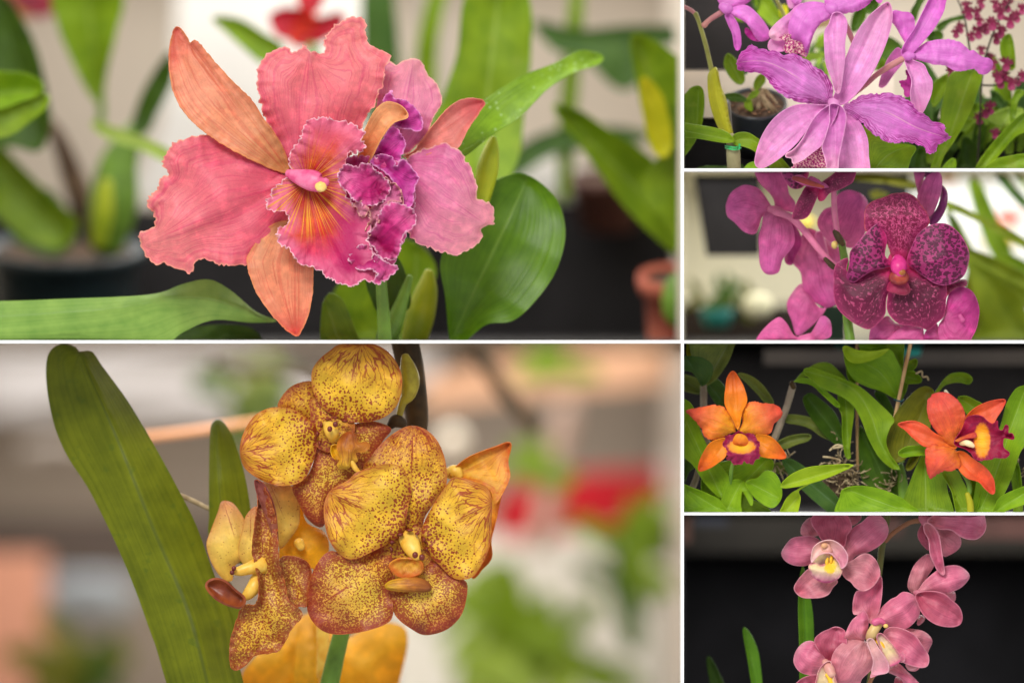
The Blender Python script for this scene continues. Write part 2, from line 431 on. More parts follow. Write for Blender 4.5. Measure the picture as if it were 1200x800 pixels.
def plane_box(name, mat, x0, x1, y0, y1, h0, h1):
    bm = bmesh.new(); vs = [bm.verts.new(((x - 600) * S, -h * S, (400 - y) * S)) for x in (x0, x1) for y in (y0, y1) for h in (h0, h1)]
    for f in ((0, 1, 3, 2), (4, 6, 7, 5), (0, 4, 5, 1), (2, 3, 7, 6), (0, 2, 6, 4), (1, 5, 7, 3)): bm.faces.new([vs[i] for i in f])
    return struct(from_bm(name, bm, mat, None, smooth=False, clip=False))
for k, (x0, x1, y0, y1, dp) in BOX.items():
    m = M_wall[k]; t = 1.3; hf = -120.5
    plane_box('back_wall', m, x0 - t, x1 + t, y0 - t, y1 + t, -dp - 4, -dp)
    plane_box('side_wall', m, x0 - t, x0, y0 - t, y1 + t, -dp + .2, hf)
    plane_box('side_wall', m, x1, x1 + t, y0 - t, y1 + t, -dp + .2, hf)
    plane_box('ceiling', m, x0 + .1, x1 - .1, y0 - t, y0, -dp + .2, hf)
    plane_box('floor', M_floor if k in ('L1', 'R1', 'R2') else m, x0 + .1, x1 - .1, y1, y1 + t, -dp + .2, hf)

# ------------------------------------------------------------------ shared materials
Mg = {}
Mg['dark'] = leaf_mat('dark_green_leaf', (40, 66, 22), (70, 100, 34), (95, 125, 60))
Mg['mid'] = leaf_mat('green_leaf', (86, 118, 26), (126, 154, 44), (150, 172, 84), blot=(132, 148, 44))
Mg['bright'] = leaf_mat('bright_green_leaf', (96, 138, 26), (142, 178, 52), (160, 192, 84), trans=0.25)
Mg['lime'] = leaf_mat('lime_green_leaf', (140, 170, 40), (176, 198, 76), (190, 205, 110), trans=0.3)
Mg['olive'] = leaf_mat('olive_leaf', (78, 84, 24), (118, 118, 40), (130, 130, 60))
Mg['yellow'] = leaf_mat('yellow_leaf', (172, 176, 30), (205, 200, 60), None, trans=0.3)
Mg['grey'] = leaf_mat('grey_green_leaf', (88, 104, 76), (134, 144, 108), (150, 158, 124))
Mg['bluegreen'] = leaf_mat('blue_green_leaf', (48, 82, 58), (78, 108, 74), (98, 124, 92))
Mg['pale'] = leaf_mat('pale_green_leaf', (128, 158, 96), (158, 182, 118), (175, 195, 140))
M_black = plain('black_plastic', (34, 38, 42), 0.35, 0.2, 30, spec=0.5)
M_cloth = plain('black_table_cloth', (40, 38, 40), 0.95, 0.25, 30)
M_terra = plain('terracotta', (176, 98, 76), 0.85, 0.2, 40, (150, 76, 60))
M_bark = plain('bark_chips', (132, 98, 72), 0.95, 0.5, 120, (72, 50, 36), bs=0.8, dist=0.001)
M_soil = plain('potting_bark', (96, 76, 58), 0.95, 0.5, 90, (52, 38, 28), bs=0.9, dist=0.001)
M_root = plain('dry_root', (178, 160, 126), 0.85, 0.3, 150, (128, 108, 78))
M_wood = plain('bamboo', (205, 166, 118), 0.6, 0.2, 60, (168, 122, 78), stretch=(6, 6, 0.7))
M_white = plain('white_cloth', (214, 211, 206), 0.9, 0.05, 12)
M_teal = plain('teal_plastic', (38, 122, 116), 0.5, 0.1, 20)

# ================================================================== L1: coral cattleya
PANEL = 'L1'
slab('hanging_sheet', None, M_white, O('p', '212,-80 440,-80 440,236 150,236 188,150 205,60'), -2040, 12); tag(bpy.data.objects['hanging_sheet'], 'white sheet hanging behind the coral cattleya, left of its top petal', 'sheet')
box('table', None, M_cloth, 500, 797, 232, 398, -1900, -1500); tag(bpy.data.objects['table'], 'black cloth covered table behind the green leaves right of the coral flower', 'table')
box('table.001', None, M_cloth, -85, 498, 240, 398, -1900, -1450); tag(bpy.data.objects['table.001'], 'black cloth covered table behind the dark pot on the left', 'table')
box('white_tray', None, M_white, 480, 690, 178, 230, -1880, -1500, bev=10); tag(bpy.data.objects['white_tray'], 'white tray on the black table behind the green leaves', 'tray')
M_post = plain('grey_paint', (158, 150, 142), 0.7, 0.1, 10)
box('post', None, M_post, 492, 512, -85, 232, -2200, -2180); tag(bpy.data.objects['post'], 'thin grey post against the beige wall behind the coral flower', 'post')

def coral(name, c0, c1, c2, vein, **k): return petal_mat(name, [(0.0, c0), (0.45, c1), (1.0, c2)], vein=(vein, 0.55), **k)
M1_pet = coral('coral_pink_petal', (220, 84, 112), (228, 108, 124), (234, 138, 136), (206, 62, 104), edge=((240, 172, 140), 2.2, 0.75), vf=14, flecks=0.25)
M1_top = coral('coral_top_petal', (222, 94, 130), (232, 116, 128), (234, 134, 132), (208, 72, 110), edge=((244, 178, 160), 2.0, 0.75), vf=16, flecks=0.3)
M1_sep = petal_mat('orange_coral_sepal', [(0, (206, 142, 84)), (0.35, (230, 156, 116)), (0.8, (228, 142, 108)), (1, (212, 84, 76))], vein=((204, 84, 66), 0.5), edge=((226, 150, 90), 2.5, 0.6), vf=9)
M1_pk = petal_mat('pink_petal', [(0, (210, 104, 156)), (0.4, (226, 132, 168)), (1, (232, 152, 164))], vein=((196, 62, 138), 0.4), edge=((244, 196, 170), 2.2, 0.8), vf=16, flecks=0.25)
M1_sp2 = petal_mat('salmon_sepal', [(0, (216, 128, 110)), (0.6, (222, 130, 120)), (1, (208, 84, 92))], vein=((204, 92, 92), 0.4), edge=((240, 160, 120), 2, 0.5), vf=8)
M1_or = petal_mat('orange_sepal', [(0, (232, 140, 92)), (0.6, (240, 168, 112)), (1, (240, 176, 124))], vein=((226, 110, 70), 0.4), edge=((246, 190, 120), 2, 0.5), vf=8)
def throat(B, col, u, v, d, P, st):
    r, a = B.attr('r'), B.attr('a')
    py_ = B.attr('py'); px_ = B.attr('px')
    wv = B.math('MULTIPLY', B.math('SUBTRACT', B.noise(P, 6, 2), .5), .3)
    col = B.mix(B.step(B.math('ADD', py_, wv), 1.88, 1.58), col, lin((228, 92, 112)))
    col = B.mix(B.math('MULTIPLY', B.step(B.math('SUBTRACT', px_, B.math('MULTIPLY', wv, .6)), 3.45, 3.3), B.step(B.math('ADD', py_, wv), 2.1, 2.3)), col, lin((232, 110, 134)))
    col = B.mix(B.math('MULTIPLY', B.step(B.math('ADD', px_, wv), 3.75, 4.1), B.step(py_, 2.2, 2.5)), col, lin((186, 16, 96)))
    col = B.mix(B.math('MULTIPLY', B.step(B.math('ADD', d, B.math('MULTIPLY', wv, 30)), 20, 3), .6), col, lin((234, 122, 160)))
    rays = B.noise(B.vec(B.math('MULTIPLY', a, 24), B.math('MULTIPLY', r, 0.7)), 1.0, 2)
    ln = B.step(rays, 0.52, 0.62)
    m = B.math('MULTIPLY', ln, B.step(r, 0.60, 0.30))
    m = B.math('MULTIPLY', m, B.step(B.attr('py'), 1.80, 2.05, 0.15, 1.0))
    return B.mix(m, col, lin((238, 170, 34)))
M1_lip = petal_mat('ruffled_lip', [(0.0, (150, 20, 14)), (0.14, (190, 34, 12)), (0.32, (216, 84, 14)), (0.48, (218, 66, 34)), (0.66, (216, 50, 92)), (1.0, (214, 62, 130))],
                   vein=((186, 14, 84), 0.55), edge=((252, 214, 222), 1.6, 0.9), radial=True, vf=9, extra=throat, bs=0.8)
def frill(w, c, k):
    def ex(B, col, u, v, d, P, st):
        dn = B.math('ADD', d, B.math('MULTIPLY', B.math('SUBTRACT', B.noise(P, 14, 3), .5), w * .9))
        return B.mix(B.math('MULTIPLY', B.step(dn, w, w * .1), k), col, lin(c))
    return ex
M1_lob = petal_mat('magenta_lip_lobe', [(0.0, (176, 8, 90)), (0.4, (206, 34, 122)), (0.75, (228, 84, 154)), (1.0, (236, 124, 172))], vein=((160, 0, 96), 0.55), edge=((252, 206, 226), 1.6, 0.9), vf=12, bs=0.8, extra=frill(9, (232, 104, 168), .7))
M1_pur = petal_mat('purple_lip_lobe', [(0.0, (160, 4, 100)), (0.5, (198, 24, 138)), (1.0, (222, 84, 176))], vein=((140, 0, 96), 0.5), edge=((246, 180, 226), 1.6, 0.8), vf=12, bs=0.8, extra=frill(7, (228, 100, 190), .8))
M1_col = petal_mat('pink_column', [(0, (222, 90, 130)), (1, (236, 130, 160))], vf=6)
def colm(name, c, c2): return plain(name, c, 0.4, 0.1, 150, c2, spec=0.4, trans=0.15)
Mc_pink = colm('pink_waxy_column', (232, 122, 160), (214, 78, 128)); Mc_cream = colm('cream_anther', (248, 226, 140), (240, 200, 110))
M_stemg = plain('green_stem', (104, 140, 44), 0.5, 0.2, 60, (82, 112, 34)); M_bulb = plain('yellow_green_bulb', (186, 190, 34), 0.45, 0.15, 30, (140, 160, 30), trans=0.2)

cat = thing('orchid_plant', 'cattleya orchid with two coral pink ruffled flowers, biggest bloom, beside round green leaf', 'orchid', (450, 398, -60))
tube('stem', cat, M_stemg, [(452, 420, -90, 9), (448, 350, -85, 7), (440, 280, -60, 6), (405, 228, -28, 6)])
f1 = tube('flower', cat, Mc_pink, [(338, 203, 18, 5), (346, 206, 24, 8), (356, 209, 30, 11), (367, 212, 34, 12.5), (376, 215, 37, 10), (382, 213, 38, 5)], 18, 0.7, label='front coral pink flower with orange throat')
blob('anther_cap', f1, Mc_cream, (376, 219, 47), (7, 6, 5), rough=0.1)
b0 = (350, 212)
sheet('sepal', f1, M1_sep, O('p', '207,32 203,38 198,60 199,88 205,112 217,133 240,155 280,180 325,200 338,198 331,173 321,155 308,138 295,118 272,95 250,71 236,54 228,47 223,51 218,43 213,35'),
      base=(336, 200), tip=(207, 32), h=-22, prof=(0, 14, 12, 2, -14), cup=7, jag=0.6, wave=1.2, res=3, label='orange upper left sepal')
sheet('sepal', f1, M1_sep, O('p', '292,296 290,312 296,332 305,350 320,370 335,385 347,393 353,387 361,370 366,345 367,318 366,296 350,262 318,264'),
      base=(345, 240), tip=(347, 393), h=-18, prof=(0, 6, 8, 4, -6), cup=9, jag=0.5, wave=1, res=3, label='orange lower sepal')
sheet('petal', f1, M1_top, O('p', '302,85 302,100 306,120 312,140 320,155 330,172 336,195 345,202 380,192 410,182 424,150 431,133 440,122 442,112 447,101 451,88 451,80 459,66 450,60 440,56 431,50 428,38 427,23 410,21 400,26 393,31 385,38 380,50 381,60 375,64 362,60 357,53 350,59 340,61 334,55 318,61 308,70'),
      base=b0, tip=(365, 30), h=-14, prof=(0, 2, 12, 12, -4), cup=-9, jag=2.2, wave=3.2, wl=22, wd=12, res=2.8, lump=2, label='broad coral upper petal')
sheet('petal', f1, M1_pet, O('p', '342,212 333,198 318,181 300,168 285,160 266,156 245,158 225,161 203,169 194,182 193,194 198,205 189,208 185,220 176,231 173,242 181,251 183,260 179,267 164,273 165,285 171,299 183,311 191,308 205,313 224,319 229,306 240,303 255,309 275,311 289,310 300,304 315,295 324,285 335,265 345,235'),
      base=b0, tip=(172, 285), h=-14, prof=(0, 6, 16, 14, -4), cup=-12, jag=2.4, wave=3.4, wl=20, wd=12, res=2.8, lump=2.5, label='broad coral left petal')
lp = O('l', '40,400 80,335 128,300 133,245 140,200 172,155 200,80 255,60 300,60 340,75 375,75 420,100 445,122 435,150 448,185 415,215 380,205 372,240 382,262 355,275 345,310 365,360 395,410 450,440 470,500 460,560 480,620 500,690 470,735 440,720 400,750 345,740 300,722 270,697 240,680 200,672 160,642 145,612 110,592 78,545 88,512 122,500 132,470 110,445 70,446 45,432')
sheet('lip', f1, M1_lip, lp, base=(362, 212), tip=(415, 330), h=8, prof=(0, 0, 0, 4, 8), cone=22, jag=2.6, wave=4.5, wl=17, wd=9, res=2.1, lump=2, pol=(360, 213), rad=128, label='ruffled lip with orange veined throat')
for txt, bs, hh, mt, tp in (
    ('395,410 430,400 458,432 470,465 463,492 448,518 455,537 475,535 488,508 505,480 530,440 545,405 585,400 596,370 575,340 545,330 505,380 440,470 410,440', (458, 215), 18, M1_pk, None),
    ('340,300 345,335 370,362 400,395 425,412 465,422 515,402 545,357 545,335 520,305 490,285 470,255 440,248 410,268 380,255 350,270', (452, 205), 30, M1_lob, (402, 200)),
    ('500,450 520,422 550,405 600,415 642,438 652,480 640,512 600,542 592,590 570,640 525,642 492,618 480,590 450,565 455,535 482,510', (444, 285), 28, M1_lob, (484, 250)),
    ('375,628 410,592 440,578 480,608 520,642 560,660 582,675 560,700 505,742 480,735 490,700 465,680 435,682 400,676 382,652', (430, 300), 34, M1_lob, (455, 325))):
    sheet('lip_lobe', f1, mt, O('l', txt), base=bs, tip=tp, h=hh, prof=(-8, 4, 10, 6), cup=7, jag=2.0, wave=5.5, wl=13, wd=8, res=1.7, lump=2.5)
sheet('lip_lobe', f1, M1_lob, O('p', '400,186 425,182 455,186 482,198 487,238 480,268 466,300 456,318 430,318 408,300 398,240 395,195'), base=(405, 230), tip=(484, 240), h=-4, wave=5, wl=15, jag=1.5, res=2.2)
f2 = tube('flower', cat, Mc_pink, [(455, 205, -40, 6), (462, 200, -22, 9), (468, 196, -14, 6)], 14, label='second pink flower behind, turned to the right')
sheet('petal', f2, M1_pk, O('s', '150,70 190,74 240,53 280,68 300,110 335,148 350,208 322,258 302,312 270,350 215,390 180,330 120,230'), base=(462, 190), tip=(485, 68), h=-42, prof=(0, 8, 12, 0, -8), cup=-8, jag=1.2, wave=2, res=2.8, label='upper pink petal')
sheet('sepal', f2, M1_sp2, O('s', '210,395 250,378 300,310 380,220 440,193 498,205 480,242 440,302 405,368 350,372 260,400'), base=(478, 180), tip=(568, 119), h=-50, prof=(0, 10, 8, -6), cup=8, jag=0.6, res=2.8)
sheet('petal', f2, M1_pk, O('s', '200,415 220,405 280,370 350,348 400,368 440,410 470,490 475,538 505,550 525,563 533,628 490,642 490,680 460,710 410,737 370,735 300,712 240,678 215,600 190,520'), base=(468, 190), tip=(572, 265), h=-34, prof=(0, 12, 16, 10, -6), cup=-10, jag=2, wave=2.8, wl=20, res=2.8, lump=2, label='broad pink right petal')
sheet('sepal', f2, M1_or, O('s', '58,425 70,340 90,285 120,232 160,205 210,222 230,258 182,278 140,330 95,415'), base=(422, 190), tip=(476, 134), h=-20, prof=(0, 10, 16, 8), cup=14, res=2.4, label='small curled orange sepal')
for txt, bs, tp, hh in (('145,195 175,163 185,195 222,198 262,230 280,268 275,306 230,300 188,290 175,270 150,215', (455, 150), (492, 140), -26),
                    ('98,412 130,350 178,290 215,328 222,355 208,400 178,425', (440, 190), (470, 165), -16),
                    ('98,412 130,388 180,398 190,428 215,405 242,430 270,470 255,502 248,560 215,575 190,540 180,480 140,445', (445, 190), (486, 212), -4)):
    sheet('lip_lobe', f2, M1_pur, O('s', txt), base=bs, tip=tp, h=hh, prof=(-4, 4, 8, 4), cup=8, jag=1.2, wave=3.4, wl=13, wd=7, res=2, lump=2)
sheet('lip_lobe', f2, M1_pk, O('s', '150,470 175,490 205,512 215,560 205,620 170,625 140,560'), base=(452, 215), h=2, cup=8, wave=2, res=2.2)
# leaves of the same plant
Mspk = leaf_mat('speckled_leaf', (92, 128, 40), (128, 164, 58), (170, 190, 120), spots=(150, 180, 110))
Mround = leaf_mat('deep_green_round_leaf', (60, 94, 6), (82, 118, 18), (110, 140, 50))
sheet('leaf', cat, Mround, O('U', '235,600 300,480 350,430 420,408 480,440 515,490 524,560 500,640 450,710 400,752 340,760 290,800 260,820 245,700'), base=(528, 400), tip=(620, 205), h=-170, prof=(0, 10, 0, -20), cup=14, res=6, label='big round leaf')
sheet('leaf', cat, Mspk, O('U', '268,350 300,285 340,232 420,180 500,148 560,118 612,132 600,152 540,172 480,212 420,272 350,318 285,368'), base=(535, 180), tip=(702, 66), spine=[(535, 180), (590, 152), (640, 108), (702, 66)], h=-90, prof=(0, -40, -130, -220), fold=10, res=5, label='pale speckled leaf pointing right')
sheet('leaf', cat, Mg['mid'], O('U', '225,300 270,130 300,-20 430,-20 445,120 430,250 412,380 350,450 285,420'), base=(560, 210), tip=(585, -10), h=-560, prof=(0, -30, -40, -40), fold=14, res=8, label='broad upright leaf')
tube('pseudobulb', cat, M_bulb, TP('U', '330,470 342,400 352,350 356,326', -150, [18, 26, 18, 8]))
sheet('leaf', cat, Mg['mid'], O('U', '-20,690 60,600 140,560 200,590 222,640 190,720 150,800 60,820 -10,780'), base=(480, 400), tip=(490, 285), h=-420, fold=10, res=8)
sheet('leaf', cat, Mg['dark'], O('U', '60,640 120,600 150,640 160,720 100,740 70,700'), base=(440, 372), h=-160, fold=8, res=6)
tube('pseudobulb', cat, M_bulb, TP('U', '170,800 185,740 200,680 205,640', -200, [30, 34, 26, 12]))
sheet('leaf', cat, Mg['mid'], O('U', '-40,700 0,700 40,790 60,830 -40,830'), base=(400, 410), h=-180, fold=8, res=8)
tube('pseudobulb', cat, M_stemg, TP('U', '100,820 110,780 130,740 160,650', -140, [22, 26, 20, 8]))

pp = thing('potted_orchid', 'leafy orchid in a dark pot at left, out of focus behind coral flower', 'potted plant', (75, 398, -1120))
pot = lathe('pot', pp, plain('dark_blue_pot', (34, 52, 58), 0.4, 0.2, 20, spec=0.5), (75, 290, -1184), [(84, 6), (93, 6), (95, -2), (98, 0), (98, 12), (90, 14), (84, 60), (76, 112), (0, 112)], tilt=0.22)
lathe('soil', pp, M_soil, (75, 294, -1184), [(0, -2), (40, -4), (84, 3)], tilt=0.22)
sheet('leaf', pp, Mg['mid'], O('T', '130,-20 282,-20 272,80 252,160 236,245 200,205 160,125 135,60'), base=(118, 125), tip=(100, -20), h=-1024, prof=(0, 20, 30), fold=16, res=9)
sheet('leaf', pp, Mg['dark'], O('T', '400,120 408,175 392,220 370,262 345,310 308,310 325,240 355,180'), base=(160, 158), tip=(203, 60), h=-1024, fold=14, res=9)
tube('pseudobulb', pp, Mg['mid'] if 0 else M_stemg, TP('T', '250,570 265,480 280,380 320,300', -1088, [42, 60, 46, 22]))
tube('pseudobulb', pp, M_bulb, TP('T', '232,570 240,500 250,430', -1024, [18, 26, 14]))
tube('pseudobulb', pp, M_soil, TP('T', '215,545 180,440 140,330 110,280', -1216, [30, 30, 20, 12]))
sheet('leaf', pp, Mg['mid'], O('T', '-20,350 0,340 60,400 130,470 182,520 145,580 60,560 -20,480'), base=(80, 285), tip=(0, 190), h=-992, fold=14, res=9)
sheet('leaf', pp, Mg['bluegreen'], O('T', '30,560 50,480 110,440 180,540 130,600'), base=(60, 295), h=-1104, fold=10, res=9)
sheet('leaf', pp, Mg['pale'], O('T', '215,285 300,308 395,350 396,382 330,352 240,318'), base=(115, 148), tip=(198, 185), h=-672, prof=(-200, 0), fold=8, res=7, label='pale narrow leaf crossing to the right')
tube('stem', pp, M_stemg, TP('T', '236,290 238,250 236,230', -1024, 10))
l2 = thing('orchid_plant', 'dark green leafy plant cut by the left edge of the coral flower picture', 'orchid', (20, 160, -800))
sheet('leaf', l2, Mg['dark'], O('T', '-60,-20 10,-10 60,60 90,130 112,225 118,290 95,352 40,345 -60,310'), base=(50, 170), tip=(-10, -20), h=-896, fold=20, res=10)
sheet('leaf', l2, Mg['bright'], O('T', '-60,172 20,168 60,172 92,188 102,210 60,235 0,256 -60,262'), base=(50, 105), tip=(-30, 110), h=-480, fold=14, res=7, label='bright upper leaf folded over')
sheet('leaf', l2, Mg['mid'], O('T', '-60,262 0,256 60,235 112,220 110,250 70,285 20,318 -60,325'), base=(56, 110), tip=(-30, 150), h=-464, fold=14, res=7)
l3 = thing('orchid_plant', 'orchid at top left with a yellow and dark red flower, out of focus', 'orchid', (35, -20, -1440))
sheet('petal', l3, petal_mat('yellow_maroon_petal', [(0, (150, 30, 60)), (0.5, (150, 40, 60)), (1, (216, 196, 60))]), O('T', '0,-30 150,-30 130,30 70,44 20,36'), base=(38, -10), h=-1408, wave=3, res=8)
sheet('petal', l3, petal_mat('maroon_petal', [(0, (120, 20, 50)), (1, (140, 40, 60))]), O('T', '20,-30 100,-30 90,16 50,22'), base=(30, -10), h=-1376, res=8)
fg = thing('leaf', 'single broad pale green leaf across the bottom left, under the coral flower', 'leaf', (0, 398, -90)); fg.name = 'foreground_leaf'
sheet('blade', fg, leaf_mat('soft_green_leaf', (96, 132, 92), (128, 158, 122), (120, 150, 82)), O('T', '-80,700 0,705 150,700 350,690 430,665 490,655 540,680 600,730 648,752 590,756 500,750 430,778 390,805 300,830 -80,830'), base=(-30, 385), tip=(322, 376), spine=[(-30, 372), (120, 362), (230, 348), (322, 376)], h=-90, prof=(-20, 0, 0, -40), fold=-12, res=5)
sheet('blade', fg, Mg['dark'], O('T', '400,830 400,800 450,768 550,760 605,780 600,830'), base=(220, 400), h=-240, res=8)
rf = thing('orchid_plant', 'orchid with a blurred crimson flower above the coral bloom', 'orchid', (300, 60, -960))
Mred = petal_mat('crimson_petal', [(0, (220, 60, 30)), (0.4, (190, 20, 40)), (1, (196, 40, 66))])
rr = blob('flower', rf, Mred, (362, 26, -960), (14, 12, 10), sub=2)
for t in ('632,40 660,20 720,25 740,60 700,90 650,85', '730,50 800,30 805,60 770,90 720,80', '690,60 740,50 770,85 720,110 680,100', '700,-20 760,-20 740,30 710,40'):
    sheet('petal', rr, Mred, O('T', t), base=(358, 25), h=-944, wave=4, cup=8, res=5, jag=1)
sheet('leaf', rf, Mg['mid'], O('T', '498,42 560,45 620,80 662,108 652,145 612,146 568,110 530,75'), base=(330, 66), tip=(250, 21), h=-832, fold=10, res=6)
tube('stem', rf, M_stemg, TP('T', '730,110 735,130 738,200', -896, 12))
rp = thing('orchid_plant', 'orchid with long arching green leaves along the right side of the coral flower picture', 'orchid', (790, 398, -960))
sheet('leaf', rp, Mg['mid'], O('U', '495,245 560,260 620,300 700,350 770,410 830,470 830,620 790,600 740,560 660,480 580,370 520,290'), base=(815, 290), tip=(648, 123), h=-768, fold=20, res=9)
sheet('leaf', rp, Mg['bluegreen'], O('U', '450,50 560,70 690,60 830,70 830,130 760,105 690,200 640,205 560,130 500,120'), base=(815, 50), tip=(625, 28), h=-1216, fold=12, res=10)
sheet('leaf', rp, Mg['mid'], O('U', '680,85 740,100 830,180 830,320 740,350 710,280 690,180'), base=(800, 190), tip=(742, 42), h=-640, fold=16, res=8)
sheet('leaf', rp, Mg['yellow'], O('U', '700,185 750,220 775,330 755,370 720,330'), base=(785, 185), tip=(750, 92), h=-608, fold=8, res=8)
sheet('leaf', rp, Mg['mid'], O('U', '700,440 760,340 800,210 830,200 830,620 760,520'), base=(810, 310), tip=(808, 100), h=-672, fold=12, res=8)
tp = thing('potted_orchid', 'terracotta pot with a green shoot in the lower right of the coral flower picture', 'potted plant', (800, 398, -800))
lathe('pot', tp, M_terra, (800, 322, -832), [(44, 4), (50, 4), (54, -2), (55, 10), (52, 22), (46, 24), (40, 100), (0, 100)], tilt=0.25)
lathe('soil', tp, M_soil, (800, 328, -832), [(0, 0), (46, 2)], tilt=0.25)
blob('shoot', tp, Mg['mid'] if 0 else M_stemg, (794, 352, -752), (20, 34, 12), sub=2)
bp = thing('potted_orchid', 'brown plastic pot half hidden by the long arching leaves', 'potted plant', (716, 398, -1000))
lathe('pot', bp, plain('brown_plastic', (98, 60, 50), 0.6, 0.2, 20), (712, 205, -1440), [(40, 0), (48, 0), (48, 14), (44, 15), (34, 66), (0, 66)], tilt=0.2)
lathe('soil', bp, M_soil, (712, 210, -1440), [(0, 0), (44, 0)], tilt=0.2)
back = thing('orchid_plant', 'blurred orchid leaves rising behind the broad leaf above the coral flower', 'orchid', (460, 230, -1300))
for pts, w, m in (([(465, 240), (450, 120), (440, -60)], 22, 'bluegreen'), ([(505, 240), (500, 60), (530, -60)], 12, 'mid'), ([(540, 250), (640, 170), (760, 160)], 14, 'bluegreen'), ([(660, 235), (668, 100), (680, -50)], 10, 'mid')):
    strap('leaf', back, Mg[m], pts, w, h=-1250, res=12, prof=(0, 20))

# ================================================================== L2: yellow spotted vanda
PANEL = 'L2'
def spotty(dens0, dens1, lines, rim, sc=24, base=((222, 170, 34), (234, 190, 52), (228, 160, 42)), name='yellow_spotted_petal', sp=(146, 44, 26), rc=(160, 64, 26), rw=9, maze=0.0):
    def ex(B, col, u, v, d, P, st):
        # warm flush towards the rim
        fl = B.math('MULTIPLY', B.step(B.math('ADD', d, B.math('MULTIPLY', B.math('SUBTRACT', B.noise(P, 9, 3), .5), 10)), rw * 1.6, 0), rim)
        col = B.mix(fl, col, lin(rc))
        # reticulated lines near the outer margin, following the veins
        net = B.voro(B.vec(B.math('ADD', B.math('MULTIPLY', v, 10), B.math('MULTIPLY', B.noise(P, 14, 2), 1.2)), B.math('MULTIPLY', u, 4.6)), 1.0, 'DISTANCE_TO_EDGE')
        ln = B.math('MULTIPLY', B.step(B.math('ADD', net, B.math('MULTIPLY', B.math('SUBTRACT', B.noise(P, 40, 2), .5), .12)), 0.095, 0.02), B.step(u, lines, lines + 0.32))
        col = B.mix(B.math('MULTIPLY', ln, 0.9), col, lin((158, 52, 30)))
        mid = B.math('MULTIPLY', B.step(B.math('ABSOLUTE', B.math('ADD', v, B.math('MULTIPLY', B.math('SUBTRACT', B.noise(P, 22, 2), .5), .12))), 0.05, 0.01), B.step(u, 0.45, 0.65))
        col = B.mix(B.math('MULTIPLY', mid, 0.85), col, lin((150, 36, 24)))
        # dots: radius grows where they crowd
        wp = B.n('ShaderNodeVectorMath', operation='ADD'); B.put(wp.inputs[0], P)
        nz = B.n('ShaderNodeTexNoise'); B.put(nz.inputs['Vector'], P); nz.inputs['Scale'].default_value = 30; nz.inputs['Detail'].default_value = 1
        sc_ = B.n('ShaderNodeVectorMath', operation='SCALE'); B.put(sc_.inputs[0], nz.outputs['Color']); sc_.inputs[3].default_value = 0.035
        B.put(wp.inputs[1], sc_.outputs[0]); PV = wp.outputs[0]
        dens = B.math('ADD', B.math('MULTIPLY', B.math('SUBTRACT', 1.0, u), dens0), B.math('MULTIPLY', u, dens1))
        dens = B.math('ADD', dens, B.math('MULTIPLY', B.math('SUBTRACT', B.noise(P, 12, 3), 0.5), 0.8))
        vo = B.voro(PV, sc); lt = B.math('SUBTRACT', vo, B.math('MULTIPLY', dens, 0.62))
        dots = B.step(lt, 0.04, -0.05)
        if maze:
            mz = B.noise(PV, 46, 1.0); rimd = B.step(d, 34, 4)
            mm = B.step(B.math('ADD', mz, B.math('ADD', B.math('MULTIPLY', rimd, 0.13), B.math('MULTIPLY', B.math('SUBTRACT', B.noise(P, 6, 2), .5), .2))), 0.55, 0.59)
            dots = B.math('MAXIMUM', dots, B.math('MULTIPLY', mm, maze))
        return B.mix(B.math('MULTIPLY', dots, 0.92), col, lin(sp))
    return petal_mat(name, [(0, base[0]), (0.45, base[1]), (1, base[2])], extra=ex, edge=((190, 104, 40), 1.6, 0.6), vf=13, mottle=0.14, trans=0.25, bs=0.5)
M2_up = spotty(1.0, -0.12, 0.42, 0.55, 31, rw=6)
M2_lo = spotty(0.5, 0.35, 0.80, 0.8, 26, base=((222, 150, 50), (230, 192, 64), (206, 130, 60)), rw=11, maze=0.9)
M2_md = spotty(0.8, 0.5, 0.6, 0.6, 30, rw=6, maze=0.4)
M2_sd = spotty(0.6, 0.5, 0.7, 0.6, 28, base=((228, 180, 50), (226, 182, 66), (206, 140, 70)), rc=(150, 72, 66), rw=7, maze=0.8)
M2_pl = petal_mat('plain_yellow_petal', [(0, (226, 164, 16)), (0.5, (236, 182, 26)), (1, (230, 156, 26))], vf=10, trans=0.35)
M2_bl = spotty(0.2, 0.25, 0.8, 0.3, 26, base=((232, 190, 70), (236, 200, 90), (222, 160, 96)))
M2_bk = petal_mat('amber_petal', [(0, (228, 180, 40)), (0.6, (236, 172, 60)), (1, (222, 136, 56))], vein=((190, 90, 30), 0.5), vf=10, edge=((206, 80, 30), 8, 0.6))
Mc_y = colm('waxy_yellow', (238, 196, 84), (226, 166, 50)); Mc_br = colm('brown_lip', (206, 128, 40), (164, 84, 30)); Mc_db = colm('dark_brown_lip', (150, 84, 40), (190, 120, 44))
M_dot = colm('maroon_dot', (130, 50, 30), (104, 34, 26))

vd = thing('orchid_plant', 'vanda orchid with yellow flowers spotted dark red and thick strap leaves', 'orchid', (420, 860, -80))
M_bst = plain('brown_stem', (74, 54, 24), 0.7, 0.4, 60)
tube('stem', vd, M_bst, TP('p', '470,380 482,440 488,505 470,560', -95, [16, 16, 13, 10]))
tube('stem', vd, M_stemg, TP('p', '470,560 420,680 398,750 380,830', -110, [9, 9, 10, 12]))
bd = tube('bud', vd, Mc_y if 0 else colm('yellow_green_bud', (176, 160, 40), (150, 132, 30)), TP('p', '475,418 478,432 480,447 478,462 472,472 468,486', -40, [5, 10, 12, 9, 5, 4]), 16)
tube('bud', vd, M_bst, TP('p', '458,498 464,493 472,496', -38, [5, 8, 6]), 14)
